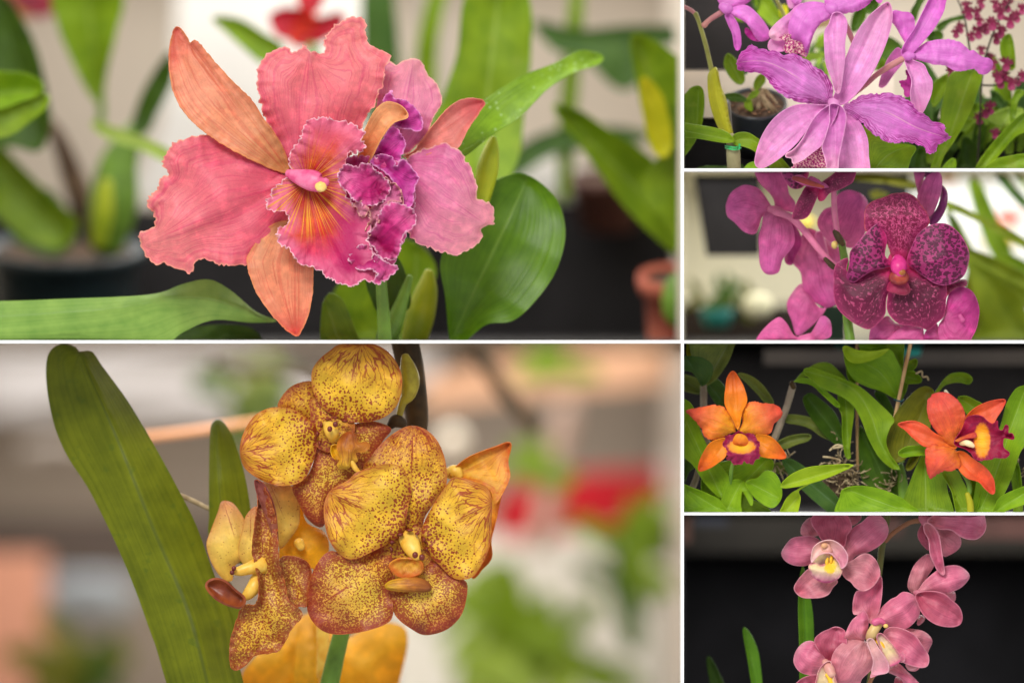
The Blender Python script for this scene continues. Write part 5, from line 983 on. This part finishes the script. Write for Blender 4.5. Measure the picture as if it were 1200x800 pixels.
sheet('lip', w1, M5_l1, O('E', '192,468 212,440 240,435 262,420 290,430 330,430 345,455 362,475 358,510 366,545 342,560 325,580 290,572 245,582 222,562 203,545 208,510 190,490'), base=(867, 508), tip=(868, 545), h=8, prof=(4, 6, 12, 6), cup=2, jag=1.6, wave=2.2, wl=7, wd=5, res=1.6, label='frilled crimson lip')
sheet('lip_hood', w1, M5_dor, O('E', '235,462 250,435 275,432 300,446 308,475 290,490 262,486 240,482'), base=(867, 508), tip=(867, 522), h=20, cup=-5, res=1.6, thick=2)
tube('pedicel', w1, M_stemg, TP('E', '240,560 228,600 225,650 215,720', [-8, -6, -14, -30], [10, 10, 9, 9]), 10)
def lv(par, K, t, m, h_, fold=5, cup=2, res=3, **k):
    P_ = O(K, t)
    if 'base' not in k:
        k['base'] = P_[P_[:, 1].argmax()]; dd_ = ((P_ - k['base']) ** 2).sum(1); k['tip'] = P_[dd_.argmax()]
    return sheet('leaf', par, Mg[m], P_, h=h_, fold=fold, cup=cup, res=res, **k)
lv(o1, 'E', '-40,250 5,268 50,310 95,450 160,560 220,640 218,700 185,735 110,670 50,580 -40,480', 'bright', -30)
lv(o1, 'E', '90,600 200,560 400,545 416,605 330,660 310,760 190,770 180,730', 'bright', -42)
lv(o1, 'E', '185,830 178,780 190,700 205,665 240,648 278,652 310,690 330,740 320,770 280,700 272,760 275,830', 'bright', -20)
lv(o1, 'E', '298,660 350,640 388,605 430,615 458,660 464,720 440,768 410,778 370,757 330,722', 'bright', -12, base=(925, 590), tip=(874, 563), label='rounded bright leaf curling forward')
lv(o1, 'E', '-40,670 60,692 130,720 180,750 195,830 -40,830', 'bright', -14, base=(800, 570), tip=(848, 600))
lv(o1, 'E', '100,830 90,640 120,660 185,740 185,830', 'mid', -55); lv(o1, 'E', '285,830 290,720 330,740 400,780 420,830', 'mid', -40)
lv(o1, 'E', '458,682 500,630 570,595 640,583 720,578 802,578 740,610 670,640 590,665 520,680', 'lime', 0, base=(915, 570), tip=(1000, 545), label='lime green pointed leaf')
lv(o1, 'E', '602,664 560,680 500,720 470,770 450,830 525,830 550,740 546,700', 'lime', -16)
o1b = thing('orchid_plant', 'grey green orchid with a bare cane at the upper left of the orange flowers', 'orchid', (822, 598, -110))
lv(o1b, 'E', '50,-10 240,-10 235,30 222,75 190,130 150,180 105,207 85,200 60,110 40,60', 'grey', -100, base=(826, 452), tip=(855, 400)); lv(o1b, 'E', '-20,78 50,70 100,80 140,112 136,160 105,202 90,208 65,165 40,140 -20,125', 'bluegreen', -80, base=(824, 452), tip=(805, 420))
lv(o1b, 'E', '25,-10 57,-10 42,70 22,72', 'yellow', -115); lv(o1b, 'E', '-20,155 60,170 88,192 85,240 40,238 -20,215', 'grey', -120); lv(o1b, 'E', '110,202 150,172 202,220 200,300 170,302 130,252', 'bluegreen', -105, base=(850, 475), tip=(830, 450))
lv(o1b, 'E', '258,150 300,155 350,182 395,232 427,290 385,282 350,242 300,192', 'grey', -90, base=(906, 472), tip=(865, 438)); lv(o1b, 'E', '-20,460 20,480 50,550 55,590 30,610 -20,700', 'dark', -100)
M_cane = plain('grey_cane', (156, 142, 124), 0.8, 0.25, 60, (112, 100, 84))
tube('cane', o1b, M_cane, TP('E', '98,206 98,250 98,310', -92, [15, 17, 16]), 12); tube('cane', o1b, M_cane, TP('E', '75,590 60,650 30,720 10,760', -80, [12, 15, 17, 16]), 12); tube('cane', o1b, M_cane, TP('E', '90,420 100,450 125,480', -60, [10, 16, 12]), 10)
o2 = thing('orchid_plant', 'orchid with long arching pale leaves and a curved bare cane between orange flowers', 'orchid', (975, 598, -80))
tube('cane', o2, M_cane, TP('E', '515,212 490,300 462,375 430,458', -85, [17, 16, 17, 17]), 12); tube('cane_node', o2, M_bst, TP('E', '512,195 520,215', -82, [14, 13]), 10)
lv(o2, 'E', '522,190 550,155 600,118 640,100 690,103 732,140 770,190 700,182 620,160 560,168', 'mid', -90, base=(930, 448), tip=(990, 446))
lv(o2, 'F', '-235,138 -200,125 -120,150 -40,180 20,208 65,240 120,290 165,332 192,370 172,405 152,470 172,530 215,590 222,600 180,592 120,540 70,450 40,370 0,300 -60,255 -140,220 -200,175', 'mid', -46, base=(1050, 548), tip=(942, 435), spine=[(1050, 548), (1030, 515), (1022, 490), (1005, 460), (980, 445), (942, 434)], label='long arching pale green leaf')
lv(o2, 'E', '520,188 580,172 645,210 692,250 738,300 722,306 660,252 600,202', 'bright', -60, base=(984, 476), tip=(931, 446)); lv(o2, 'E', '733,230 790,245 802,330 790,420 782,500 785,545 766,540 750,450 748,350 733,310', 'mid', -66, base=(995, 535), tip=(990, 458))
lv(o2, 'E', '488,346 560,348 630,370 670,410 702,462 650,442 600,407 540,387 485,377', 'grey', -95, base=(975, 514), tip=(921, 490)); lv(o2, 'E', '568,262 600,243 650,275 710,330 742,400 765,490 720,482 660,432 600,352 570,292', 'dark', -88, base=(990, 521), tip=(944, 463))
lv(o2, 'E', '445,472 500,445 560,435 600,440 590,462 530,482 480,502 440,490', 'grey', -90, base=(911, 521), tip=(949, 511)); lv(o2, 'E', '413,580 470,568 502,600 480,617 430,612', 'grey', -95); lv(o2, 'E', '468,560 500,550 560,580 620,630 700,700 780,800 800,830 730,830 640,765 570,702 508,640', 'bluegreen', -70, base=(990, 600), tip=(918, 540))
lv(o2, 'F', '30,400 60,440 120,530 205,600 215,690 200,740 140,705 60,672 30,592', 'dark', -92, base=(1045, 580), tip=(1008, 500)); lv(o2, 'F', '100,235 150,250 178,300 195,345 180,385 130,300', 'dark', -95)
lv(o2, 'F', '-60,720 -40,690 30,677 120,690 200,720 260,760 310,830 -60,830', 'bright', -16, base=(1072, 603), tip=(990, 572), label='broad bright leaf at the bottom centre')
tube('stem', o2, M_stemg, TP('F', '222,580 228,640 235,700 240,760', -84, [14, 22, 26, 26]), 12)
lv(o2, 'F', '378,238 345,211 300,224 250,270 200,335 160,410 145,480 163,540 213,565 260,532 310,490 350,440 362,380 348,330 355,270', 'olive', -60, base=(1056, 540), tip=(1092, 455), label='broad dark olive leaf'); lv(o2, 'F', '245,600 270,540 310,520 300,560 270,600', 'olive', -70)
o4 = thing('orchid_plant', 'bright green leafy shoot on a bamboo stake above the long arching leaf', 'orchid', (1040, 500, -100))
lv(o4, 'F', '-40,35 0,60 80,70 165,36 200,80 230,160 217,252 200,266 130,232 60,210 0,175 -35,110', 'bright', -70, base=(1052, 466), tip=(1000, 412), spine=[(1052, 466), (1030, 435), (990, 415)], label='broad bright leaf folded downwards'); lv(o4, 'F', '-45,22 20,42 100,46 168,34 120,72 50,98 0,100 -35,75', 'lime', -60, base=(1041, 409), tip=(990, 408))
lv(o4, 'F', '35,-10 160,-10 162,38 90,52 38,46', 'bright', -85); lv(o4, 'F', '160,-10 232,-10 234,80 226,150 200,92 163,42', 'mid', -80); lv(o4, 'F', '240,110 292,83 296,112 270,150 240,252 222,282 232,180', 'mid', -90, base=(1057, 470), tip=(1072, 422)); lv(o4, 'F', '243,142 280,138 316,170 316,190 280,196 240,192', 'mid', -78, base=(1061, 441), tip=(1079, 446))
lv(o4, 'F', '-30,120 10,100 30,140 20,190 -20,180', 'mid', -88); tube('stem', o4, M_stemg, TP('F', '205,250 215,330 222,480 225,560', -96, [8, 10, 12, 14]), 10)
stk = thing('stake', 'bamboo stake leaning beside the bright shoot, tied with blue twine', 'stake', (1048, 490, -60))
tube('cane', stk, M_wood, TP('F', '272,-10 255,70 235,160 215,260 193,365', [-62, -60, -58, -58, -60], 9), 10)
tube('twine', stk, plain('blue_twine', (38, 84, 92), 0.7, 0.2, 60), [(1048, 468, -58, 1), (1051, 469, -50, 1), (1056, 470, -50, 1), (1059, 468, -58, 1)], 8)
tag(tube('stake', None, M_wood, TP('F', '16,-10 18,150 17,300 20,600', -105, [7, 6, 6, 6]), 8), 'thin wooden stake behind the long arching leaf, in front of black cloth', 'stake')
o3 = thing('orchid_plant', 'orchid with a red orange flower turned right, purple lip with yellow patch', 'orchid', (1120, 598, -40))
w2 = tube('flower', o3, colm('cream_column', (250, 226, 180), (240, 200, 140)), TP('F', '505,478 530,475 550,482 562,490', [8, 16, 18, 18], [10, 14, 14, 9]), 14, label='red orange flower with purple and yellow lip')
sheet('sepal', w2, M5_s2, O('F', '523,362 560,320 600,295 650,278 710,274 702,310 677,350 652,385 600,372 550,365'), base=(1130, 495), tip=(1177, 469), h=-14, prof=(0, 5, 0), cup=5, res=2)
sheet('sepal', w2, M5_s2, O('F', '482,500 420,492 370,490 330,490 280,450 240,410 207,390 240,377 290,374 340,395 375,425 425,455 470,480'), base=(1120, 524), tip=(1052, 497), h=-6, prof=(0, 6, -2), cup=5, res=2)
sheet('sepal', w2, M5_s2, O('F', '485,520 520,518 560,548 620,590 655,640 662,690 656,716 620,690 590,657 540,642 503,610 485,572'), base=(1121, 528), tip=(1164, 578), h=-6, prof=(0, 6, -2), cup=5, res=2)
sheet('petal', w2, M5_p2, O('F', '480,500 440,480 400,440 360,380 345,330 347,272 362,262 368,248 400,238 440,240 480,265 510,300 525,345 520,400 500,440 485,485'), base=(1120, 523), tip=(1097, 460), h=0, prof=(0, 6, 8, 0), cup=-6, jag=.6, wave=1, res=2, label='upper petal')
sheet('petal', w2, M5_p2, O('F', '482,508 505,580 470,605 420,610 380,635 360,643 345,610 337,560 340,500 372,480 430,490'), base=(1120, 526), tip=(1088, 560), h=3, prof=(0, 6, 6, 0), cup=-6, jag=.8, wave=1.2, res=2, label='lower petal')
sheet('lip', w2, M5_l2, O('F', '477,462 510,410 530,360 560,346 600,350 630,375 655,386 674,370 680,410 700,417 712,393 728,398 726,430 745,432 751,457 708,450 700,475 707,500 734,525 710,545 660,545 650,552 610,555 605,560 570,550 548,520 520,500 480,485'), base=(1122, 515), tip=(1185, 512), h=6, prof=(-6, 4, 10, 6), cup=8, wave=1.8, wl=9, wd=5, res=1.7, label='frilled purple lip with yellow patch')
sheet('lip_lobe', w2, M5_p2, O('F', '477,462 520,440 570,425 575,450 530,455 490,470'), base=(1120, 515), tip=(1143, 508), h=14, res=1.8)
tube('pedicel', w2, M_stemg, TP('F', '500,600 535,650 545,690 540,720', -16, [9, 11, 12, 10]), 10); tube('bract', w2, M_shth, TP('F', '535,715 548,760 550,830', -14, [12, 16, 16]), 12)
lv(o3, 'F', '380,242 428,175 470,148 530,150 557,175 542,198 490,190 430,205 395,245', 'mid', -80, base=(1097, 460), tip=(1137, 446)); lv(o3, 'F', '488,264 530,257 570,275 606,298 572,332 540,347 508,300', 'mid', -50, base=(1145, 480), tip=(1124, 466))
lv(o3, 'F', '840,200 800,208 760,225 720,290 700,360 680,420 640,480 600,560 572,680 560,830 620,830 690,742 740,642 782,520 840,420', 'bright', -30, base=(1148, 600), tip=(1195, 452), spine=[(1146, 603), (1165, 560), (1185, 500), (1200, 460)], label='tall bright leaf at the right edge')
lv(o3, 'F', '212,520 250,494 310,490 345,500 342,527 280,535 230,540', 'bright', -22, base=(1085, 528), tip=(1054, 531)); lv(o3, 'F', '228,760 270,650 300,580 335,528 380,600 422,620 442,700 455,830 215,830', 'mid', -40, base=(1085, 605), tip=(1084, 532), label='upright green leaf below the red orange flower')
lv(o3, 'F', '418,615 480,602 512,650 542,720 560,830 495,830 462,702', 'mid', -28, base=(1130, 605), tip=(1108, 552)); lv(o3, 'F', '650,830 665,770 700,722 830,675 830,745 720,790', 'bright', -14, base=(1165, 600), tip=(1205, 575)); lv(o3, 'F', '738,610 765,558 786,650 790,830 755,830 750,700', 'mid', -50); lv(o3, 'F', '540,640 600,560 620,620 600,700 570,830 550,830', 'bright', -34)
lv(o3, 'F', '450,700 470,760 470,830 445,830', 'dark', -60)
tube('cut_stub', o3, colm('white_stub', (236, 228, 206), (220, 210, 180)), TP('F', '432,232 445,250 458,262', -30, [8, 8, 7]), 8)
rt = thing('root_mass', 'tangle of pale dry roots at the centre of the orange flower picture', 'roots', (988, 575, -90))
for n_, (cx, cy, sx, sy) in ((60, (985, 552, 20, 24)), (16, (1047, 566, 7, 10)), (14, (1199, 540, 8, 26)), (14, (1002, 560, 6, 10)), (14, (912, 545, 14, 10))):
    for i in range(n_):
        x, y = cx + random.gauss(0, sx * .5), cy + random.gauss(0, sy * .5); a = random.uniform(0, 6.28); L = random.uniform(6, 17); k = random.uniform(-1.5, 1.5)
        pts = [(x, y)]
        for j in range(4): a += k * random.uniform(.2, .8); pts.append((pts[-1][0] + L / 3 * math.cos(a), pts[-1][1] + L / 3 * math.sin(a)))
        tube('root', rt, M_root, [(p, q, -86 + random.uniform(-14, 14), random.uniform(.45, 1.0)) for p, q in pts], 5)
tube('root', rt, M_root, TP('F', '295,150 320,140 325,165 345,165 352,180', -60, 5), 6)
tube('root', rt, M_root, TP('E', '660,540 700,545 740,560 700,590', -60, 5), 6); tube('root', rt, M_root, TP('E', '690,510 720,485 750,492 700,500', -60, 5), 6)
tag(lathe('bark_mound', None, M_soil, (985, 548, -104), [(0, 0), (12, 3), (22, 14), (26, 40), (0, 50)], seg=20), 'dark bark mound under the pale root tangle', 'bark')
tag(box('shelf_edge', None, plain('dark_brown_edge', (50, 44, 39), 0.9, 0.25, 10), 900, 1289, 403, 428, -620, -600), 'dim brown shelf edge at the top behind the black cloth', 'shelf')
lathe('teal_pot', None, M_teal, (1069, 396, -400), [(12, 0), (13, 8), (9, 22), (0, 22)], seg=24); tag(bpy.data.objects['teal_pot'], 'teal pot at the top edge behind the bamboo stake', 'pot')
lathe('teal_pot', None, M_teal, (987, 390, -500), [(10, 0), (11, 8), (8, 19), (0, 19)], seg=24); tag(bpy.data.objects['teal_pot.001'], 'small teal pot at the top edge left of the bright shoot', 'pot')

# ================================================================== R4: pink cymbidium
PANEL = 'R4'
M6_p = petal_mat('rose_pink_petal', [(0, (236, 160, 168)), (0.35, (232, 132, 158)), (0.8, (228, 122, 154)), (1, (236, 152, 174))], vein=((172, 62, 104), 0.3), vf=10, edge=((232, 160, 176), 1.4, 0.85), mottle=.12, bs=.3, flecks=.0)
M6_d = petal_mat('deep_rose_petal', [(0, (194, 84, 106)), (0.5, (204, 98, 122)), (1, (210, 112, 138))], vein=((150, 48, 88), 0.35), vf=10, edge=((222, 140, 160), 1.3, 0.8), bs=.3)
M6_b = petal_mat('dusky_pink_petal', [(0, (224, 156, 160)), (1, (220, 126, 146))], vein=((166, 74, 104), 0.3), vf=9, edge=((226, 160, 170), 1.4, .8), bs=.3)
M6_c = petal_mat('cream_lip', [(0, (232, 200, 180)), (0.6, (244, 222, 170)), (0.85, (240, 190, 180)), (1, (214, 110, 150))], vf=7, edge=((206, 90, 136), 3, .75), trans=.25)
M6_c2 = petal_mat('pale_pink_lip', [(0, (236, 190, 180)), (1, (226, 150, 170))], vf=6, edge=((240, 190, 200), 1.2, .7), trans=.25)
Mc_yl = colm('yellow_callus', (248, 206, 50), (238, 180, 40)); Mc_ol = colm('olive_cream_column', (222, 190, 120), (200, 160, 110)); Mc_pp = colm('pale_peach', (232, 184, 160), (216, 150, 140))
M_cyst = plain('olive_green_stem', (120, 124, 62), 0.5, 0.2, 60); M_cped = plain('orange_brown_stalk', (184, 128, 88), 0.5, 0.2, 60)
cy = thing('orchid_plant', 'cymbidium orchid spike with six pink flowers against black cloth', 'orchid', (1030, 860, -60))
tube('stem', cy, M_cyst, TP('G', '565,-20 548,80 532,180 520,290 500,420 490,560 480,760 460,860', -62, [17, 17, 16, 14, 13, 12, 12, 12]), 12)
tube('pedicel', cy, M_cped, TP('H', '152,135 175,108 210,80 260,50 300,40 345,42', [-58, -56, -54, -52, -50, -48], [10, 11, 11, 11, 12, 13]), 12)
tube('pedicel', cy, M_cped, TP('G', '500,755 482,785 465,830', -50, [9, 10, 10]), 10)
def yellow_patch(cx, cy, rx, ry):
    def ex(B, col, u, v, d, P, st):
        X = B.math('DIVIDE', B.math('SUBTRACT', B.attr('px'), cx / 100), rx / 100); Y = B.math('DIVIDE', B.math('SUBTRACT', B.attr('py'), cy / 100), ry / 100)
        q = B.math('ADD', B.math('SQRT', B.math('ADD', B.math('MULTIPLY', X, X), B.math('MULTIPLY', Y, Y))), B.math('MULTIPLY', B.math('SUBTRACT', B.noise(P, 34, 3), .5), .9))
        return B.mix(B.step(q, 1.2, 0.75), col, lin((250, 208, 52)))
    return ex
M6_cy = petal_mat('cream_lip_yellow_patch', [(0, (238, 206, 170)), (0.6, (246, 224, 170)), (0.85, (238, 180, 180)), (1, (210, 100, 144))], vf=7, edge=((204, 84, 132), 3.4, .8), trans=.25, extra=yellow_patch(973, 663, 7, 10))
def fl6(lab, col, petals, r=2.3):
    f = tube('flower', cy, col[0], col[1], 14, label=lab)
    for (K, t, b_, tp_, m, hh, nm) in petals: sheet(nm, f, m, O(K, t), base=b_, tip=tp_, h=hh, prof=(0, 8, 9, -2), cup=-9 if nm == 'petal' else 9, lump=3, wave=1.2, wl=16, res=r)
    return f
c1 = fl6('upper left pink flower facing the viewer', (Mc_pp, TP('G', '262,150 270,165 285,185', [8, 16, 20], [18, 24, 20])), (
    ('G', '205,25 165,50 152,85 160,108 215,114 240,95', (960, 640), (940, 612), M6_b, -34, 'petal'), ('G', '355,-10 425,-10 437,30 400,62 380,40', (985, 625), (1005, 600), M6_b, -34, 'petal'),
    ('G', '280,150 250,125 228,90 208,60 204,25 240,5 300,-8 362,6 385,40 392,75 370,110 352,165', (975, 650), (972, 600), M6_d, -16, 'sepal'),
    ('G', '62,190 80,155 110,122 150,112 200,110 240,128 265,160 240,210 190,246 150,252 110,245 75,222', (968, 645), (916, 646), M6_p, -8, 'petal'),
    ('G', '350,165 370,110 400,70 440,45 474,15 512,8 545,30 564,68 560,112 530,150 480,182 430,197 402,215 385,240 355,220', (988, 655), (1038, 615), M6_p, -8, 'petal'),
    ('G', '345,260 400,222 440,195 480,200 515,240 525,290 500,335 470,362 440,368 410,350 390,325 360,303', (988, 665), (1028, 685), M6_b, -4, 'sepal'),
    ('G', '200,265 160,295 130,335 126,365 160,396 220,401 280,387 305,350 325,320 270,290', (965, 670), (935, 695), M6_b, -10, 'sepal')))
sheet('lip', c1, M6_c2, O('G', '203,205 214,165 250,138 300,132 345,158 371,200 368,240 345,262 330,230 290,190 240,200 205,235'), base=(968, 638), tip=(985, 655), h=10, prof=(4, 8, 8), cup=9, res=1.8)
sheet('lip_lobe', c1, M6_cy, O('G', '190,248 215,235 250,245 290,225 330,190 348,225 352,262 335,306 300,325 268,331 225,315 198,285'), base=(973, 645), tip=(967, 682), h=18, prof=(0, 4, 12, 4), cup=-4, wave=1.4, wl=9, wd=4, res=1.7, pol=(973, 645))
sheet('lip_throat', c1, M6_c, O('G', '205,215 225,175 265,150 320,170 345,210 345,262 300,250 250,262 205,262'), base=(968, 640), tip=(972, 662), h=3, cup=3, res=2)
for x, y in ((970, 658), (975, 655)): tube('callus', c1, Mc_yl, [(x, y - 4, 20, 1.4), (x - 1, y, 21, 2.2), (x - 1, y + 4, 22, 1.4)], 10)
blob('anther_cap', c1, colm('peach_anther', (236, 190, 130), (220, 160, 120)), (966, 639, 24), (4, 3.4, 3), sub=2)
c2 = fl6('middle pink flower with a yellow striped lip', (Mc_ol, TP('G', '515,525 500,545 485,575 475,592', [14, 18, 18, 12], [22, 24, 26, 18])), (
    ('G', '440,480 400,475 400,420 415,370 460,365 500,330 526,293 534,340 528,420 512,482 485,520', (1020, 728), (1030, 675), M6_p, -18, 'sepal'),
    ('G', '490,518 520,460 570,410 600,395 632,372 672,380 705,410 713,470 682,520 640,547 580,540 530,532', (1022, 732), (1076, 700), M6_p, -6, 'petal'),
    ('G', '640,550 710,550 750,570 771,602 756,642 740,680 700,740 660,738 650,700 690,620', (1045, 740), (1092, 750), M6_b, -16, 'petal'),
    ('G', '545,560 580,538 640,550 690,580 720,620 752,672 746,716 710,725 640,705 590,650 555,600', (1030, 742), (1086, 778), M6_p, -8, 'sepal'),
    ('G', '400,595 360,603 366,560 390,510 420,480 447,455 470,488 470,535 450,602', (1010, 748), (1010, 714), M6_p, 8, 'petal'),
    ('G', '450,598 400,594 350,610 310,650 296,700 310,760 345,830 420,830 440,782 482,740 502,700 490,642', (1012, 750), (980, 800), M6_b, 6, 'petal')))
sheet('lip', c2, M6_c2, O('G', '465,602 490,594 520,640 562,700 564,742 540,755 488,757 494,700 480,650'), base=(1018, 750), tip=(1038, 787), h=20, prof=(0, 4, 2), cup=4, res=1.8)
sheet('lip_lobe', c2, M6_c, O('G', '512,578 535,570 580,618 612,660 621,692 590,714 562,720 545,680 520,620'), base=(1030, 744), tip=(1050, 778), h=16, prof=(0, 4, 2), cup=6, res=1.8)
tube('callus', c2, Mc_yl, TP('G', '505,597 530,620 550,660 565,690', [15, 18, 18, 16], [8, 13, 13, 7]), 10, .6)
sheet('lip_tip', c2, M6_p, O('G', '600,668 635,658 641,700 618,702 640,700 610,690'), base=(1052, 772), h=14, res=1.8, wave=1)
tube('anther_cap', c2, colm('pink_cap', (226, 110, 150), (210, 90, 130)), TP('G', '500,515 525,508 545,518', 22, [18, 16, 10]), 10); blob('pollen_dot', c2, Mc_cream, (1038, 733, 28), (3, 2.6, 2.4), sub=2)
sheet('petal', c2, M6_p, O('G', '490,745 525,755 480,775'), base=(1022, 788), h=4, res=2); tube('bract', c2, M6_b, TP('G', '655,715 670,730 690,725', -4, [12, 14, 10]), 10)
c3 = fl6('lower left pink flower cut by the bottom edge', (Mc_pp, TP('G', '268,700 285,730 300,760', [8, 16, 20], [16, 24, 20])), (
    ('G', '218,608 240,570 280,550 322,538 362,560 368,620 340,680 300,710 262,680', (972, 775), (980, 736), M6_d, -12, 'sepal'),
    ('G', '120,702 130,650 165,610 210,603 255,640 288,695 262,740 205,762 150,748', (970, 778), (935, 760), M6_p, -4, 'petal'), ('G', '120,840 140,795 180,770 235,765 240,840', (965, 805), (935, 805), M6_d, -4, 'sepal')))
sheet('lip', c3, M6_c, O('G', '230,770 250,722 290,698 300,740 318,790 330,840 228,840'), base=(970, 778), tip=(970, 815), h=12, prof=(0, 6, 4), cup=8, res=1.8); tube('callus', c3, Mc_yl, TP('G', '275,760 290,780 300,820', 20, [8, 11, 11]), 10, .6)
c4 = fl6('right hand pink flower seen from behind', (M6_d, TP('H', '290,378 302,376 318,376', [-16, -12, -12], [12, 14, 10])), (
    ('H', '285,385 255,352 262,300 290,240 345,194 375,215 379,250 342,310 308,370', (1073, 695), (1088, 650), M6_b, -26, 'petal'), ('H', '296,382 330,325 380,280 420,255 480,247 522,265 546,300 520,340 480,366 420,382 350,374', (1075, 694), (1135, 676), M6_p, -14, 'petal'),
    ('H', '296,384 350,370 420,380 460,410 500,450 509,500 490,530 440,536 380,521 330,482 303,430', (1075, 695), (1126, 725), M6_d, -8, 'sepal'), ('H', '400,382 470,368 479,410 455,420', (1090, 697), (1119, 698), M6_b, -30, 'petal'), ('H', '310,478 337,495 320,522 303,530 298,515', (1083, 720), (1076, 732), M6_b, -30, 'petal')))
c5 = fl6('top right pink flower drooping from its stalk', (M6_d, TP('H', '325,25 340,42 352,60', [-30, -24, -20], [22, 26, 18])), (
    ('H', '315,-10 400,-10 355,42 318,32', (1085, 610), (1090, 598), M6_d, -34, 'petal'), ('H', '300,105 318,60 340,60 352,130 354,178 320,150', (1083, 615), (1088, 643), M6_d, -32, 'petal'),
    ('H', '385,78 450,78 500,115 502,160 462,195 418,204 400,130', (1090, 618), (1122, 640), M6_b, -26, 'petal'), ('H', '348,42 402,3 480,-10 600,5 620,50 611,95 572,125 510,117 460,82 400,76', (1088, 610), (1152, 620), M6_p, -14, 'sepal'),
    ('H', '332,60 350,50 390,85 405,130 415,200 427,290 400,277 375,232 360,190 355,130 335,92', (1086, 613), (1105, 670), M6_p, -8, 'sepal')))
c6 = fl6('lowest pink flower, only its side petals showing', (M6_b, TP('G', '590,725 605,735', -20, [12, 12])), (('G', '556,742 600,703 650,740 740,840 660,840 620,778', (1042, 785), (1080, 806), M6_p, -16, 'petal'), ('G', '600,770 660,800 690,840 600,840', (1052, 795), (1068, 805), M6_d, -24, 'petal')))
Mg['cyl'] = leaf_mat('cymbidium_leaf', (62, 104, 28), (92, 136, 44), (70, 112, 40), vf=14)
sheet('leaf', cy, Mg['cyl'], O('G', '160,245 172,270 198,400 213,520 213,700 205,860 155,860 148,605 143,450 150,330'), base=(946, 812), tip=(940, 660), h=-70, fold=6, res=3)
cl = thing('strap_leaf', 'narrow green leaf rising left of the cymbidium spike', 'leaf', (890, 800, -130))
sheet('blade', cl, Mg['cyl'], O('r', '222,413 236,413 262,455 280,520 289,640 262,640 240,520'), base=(888, 812), tip=(872, 737), h=-130, fold=4, res=3)
cl2 = thing('strap_leaf', 'short dim green leaf tip at the lower left of the cymbidium picture', 'leaf', (840, 800, -200))
sheet('blade', cl2, Mg['dark'], O('r', '96,518 112,516 150,590 165,640 120,640'), base=(846, 812), tip=(830, 772), h=-200, fold=4, res=3)
tag(box('ledge', None, plain('dim_brown_ledge', (48, 44, 38), 0.9, 0.25, 6), 802, 1289, 604, 655, -1280, -1180), 'dim brown grey ledge behind the cymbidium, above the black cloth', 'ledge')
tag(box('crate', None, plain('dark_slate', (44, 46, 54), 0.8, 0.2, 10), 819, 858, 604, 621, -900, -860), 'dark slate crate at the top left of the cymbidium picture', 'crate')
tag(box('crate', None, plain('dim_pink_crate', (104, 74, 64), 0.8, 0.2, 10), 802, 814, 604, 641, -900, -860), 'dim pinkish crate at the left edge of the cymbidium picture', 'crate')
M_brk = plain('dim_red_brick', (92, 64, 58), 0.9, 0.3, 20)
tag(box('block', None, M_brk, 1036, 1068, 604, 632, -1000, -960), 'dim reddish block behind the stalk of the top right pink flower', 'block')
tag(box('block', None, M_brk, 1140, 1289, 604, 637, -1000, -960), 'long dim reddish block at the top right corner', 'block')
print('tris', sum(len(m.loop_triangles) or len(m.polygons) for m in bpy.data.meshes), 'objects', len(COL.objects))
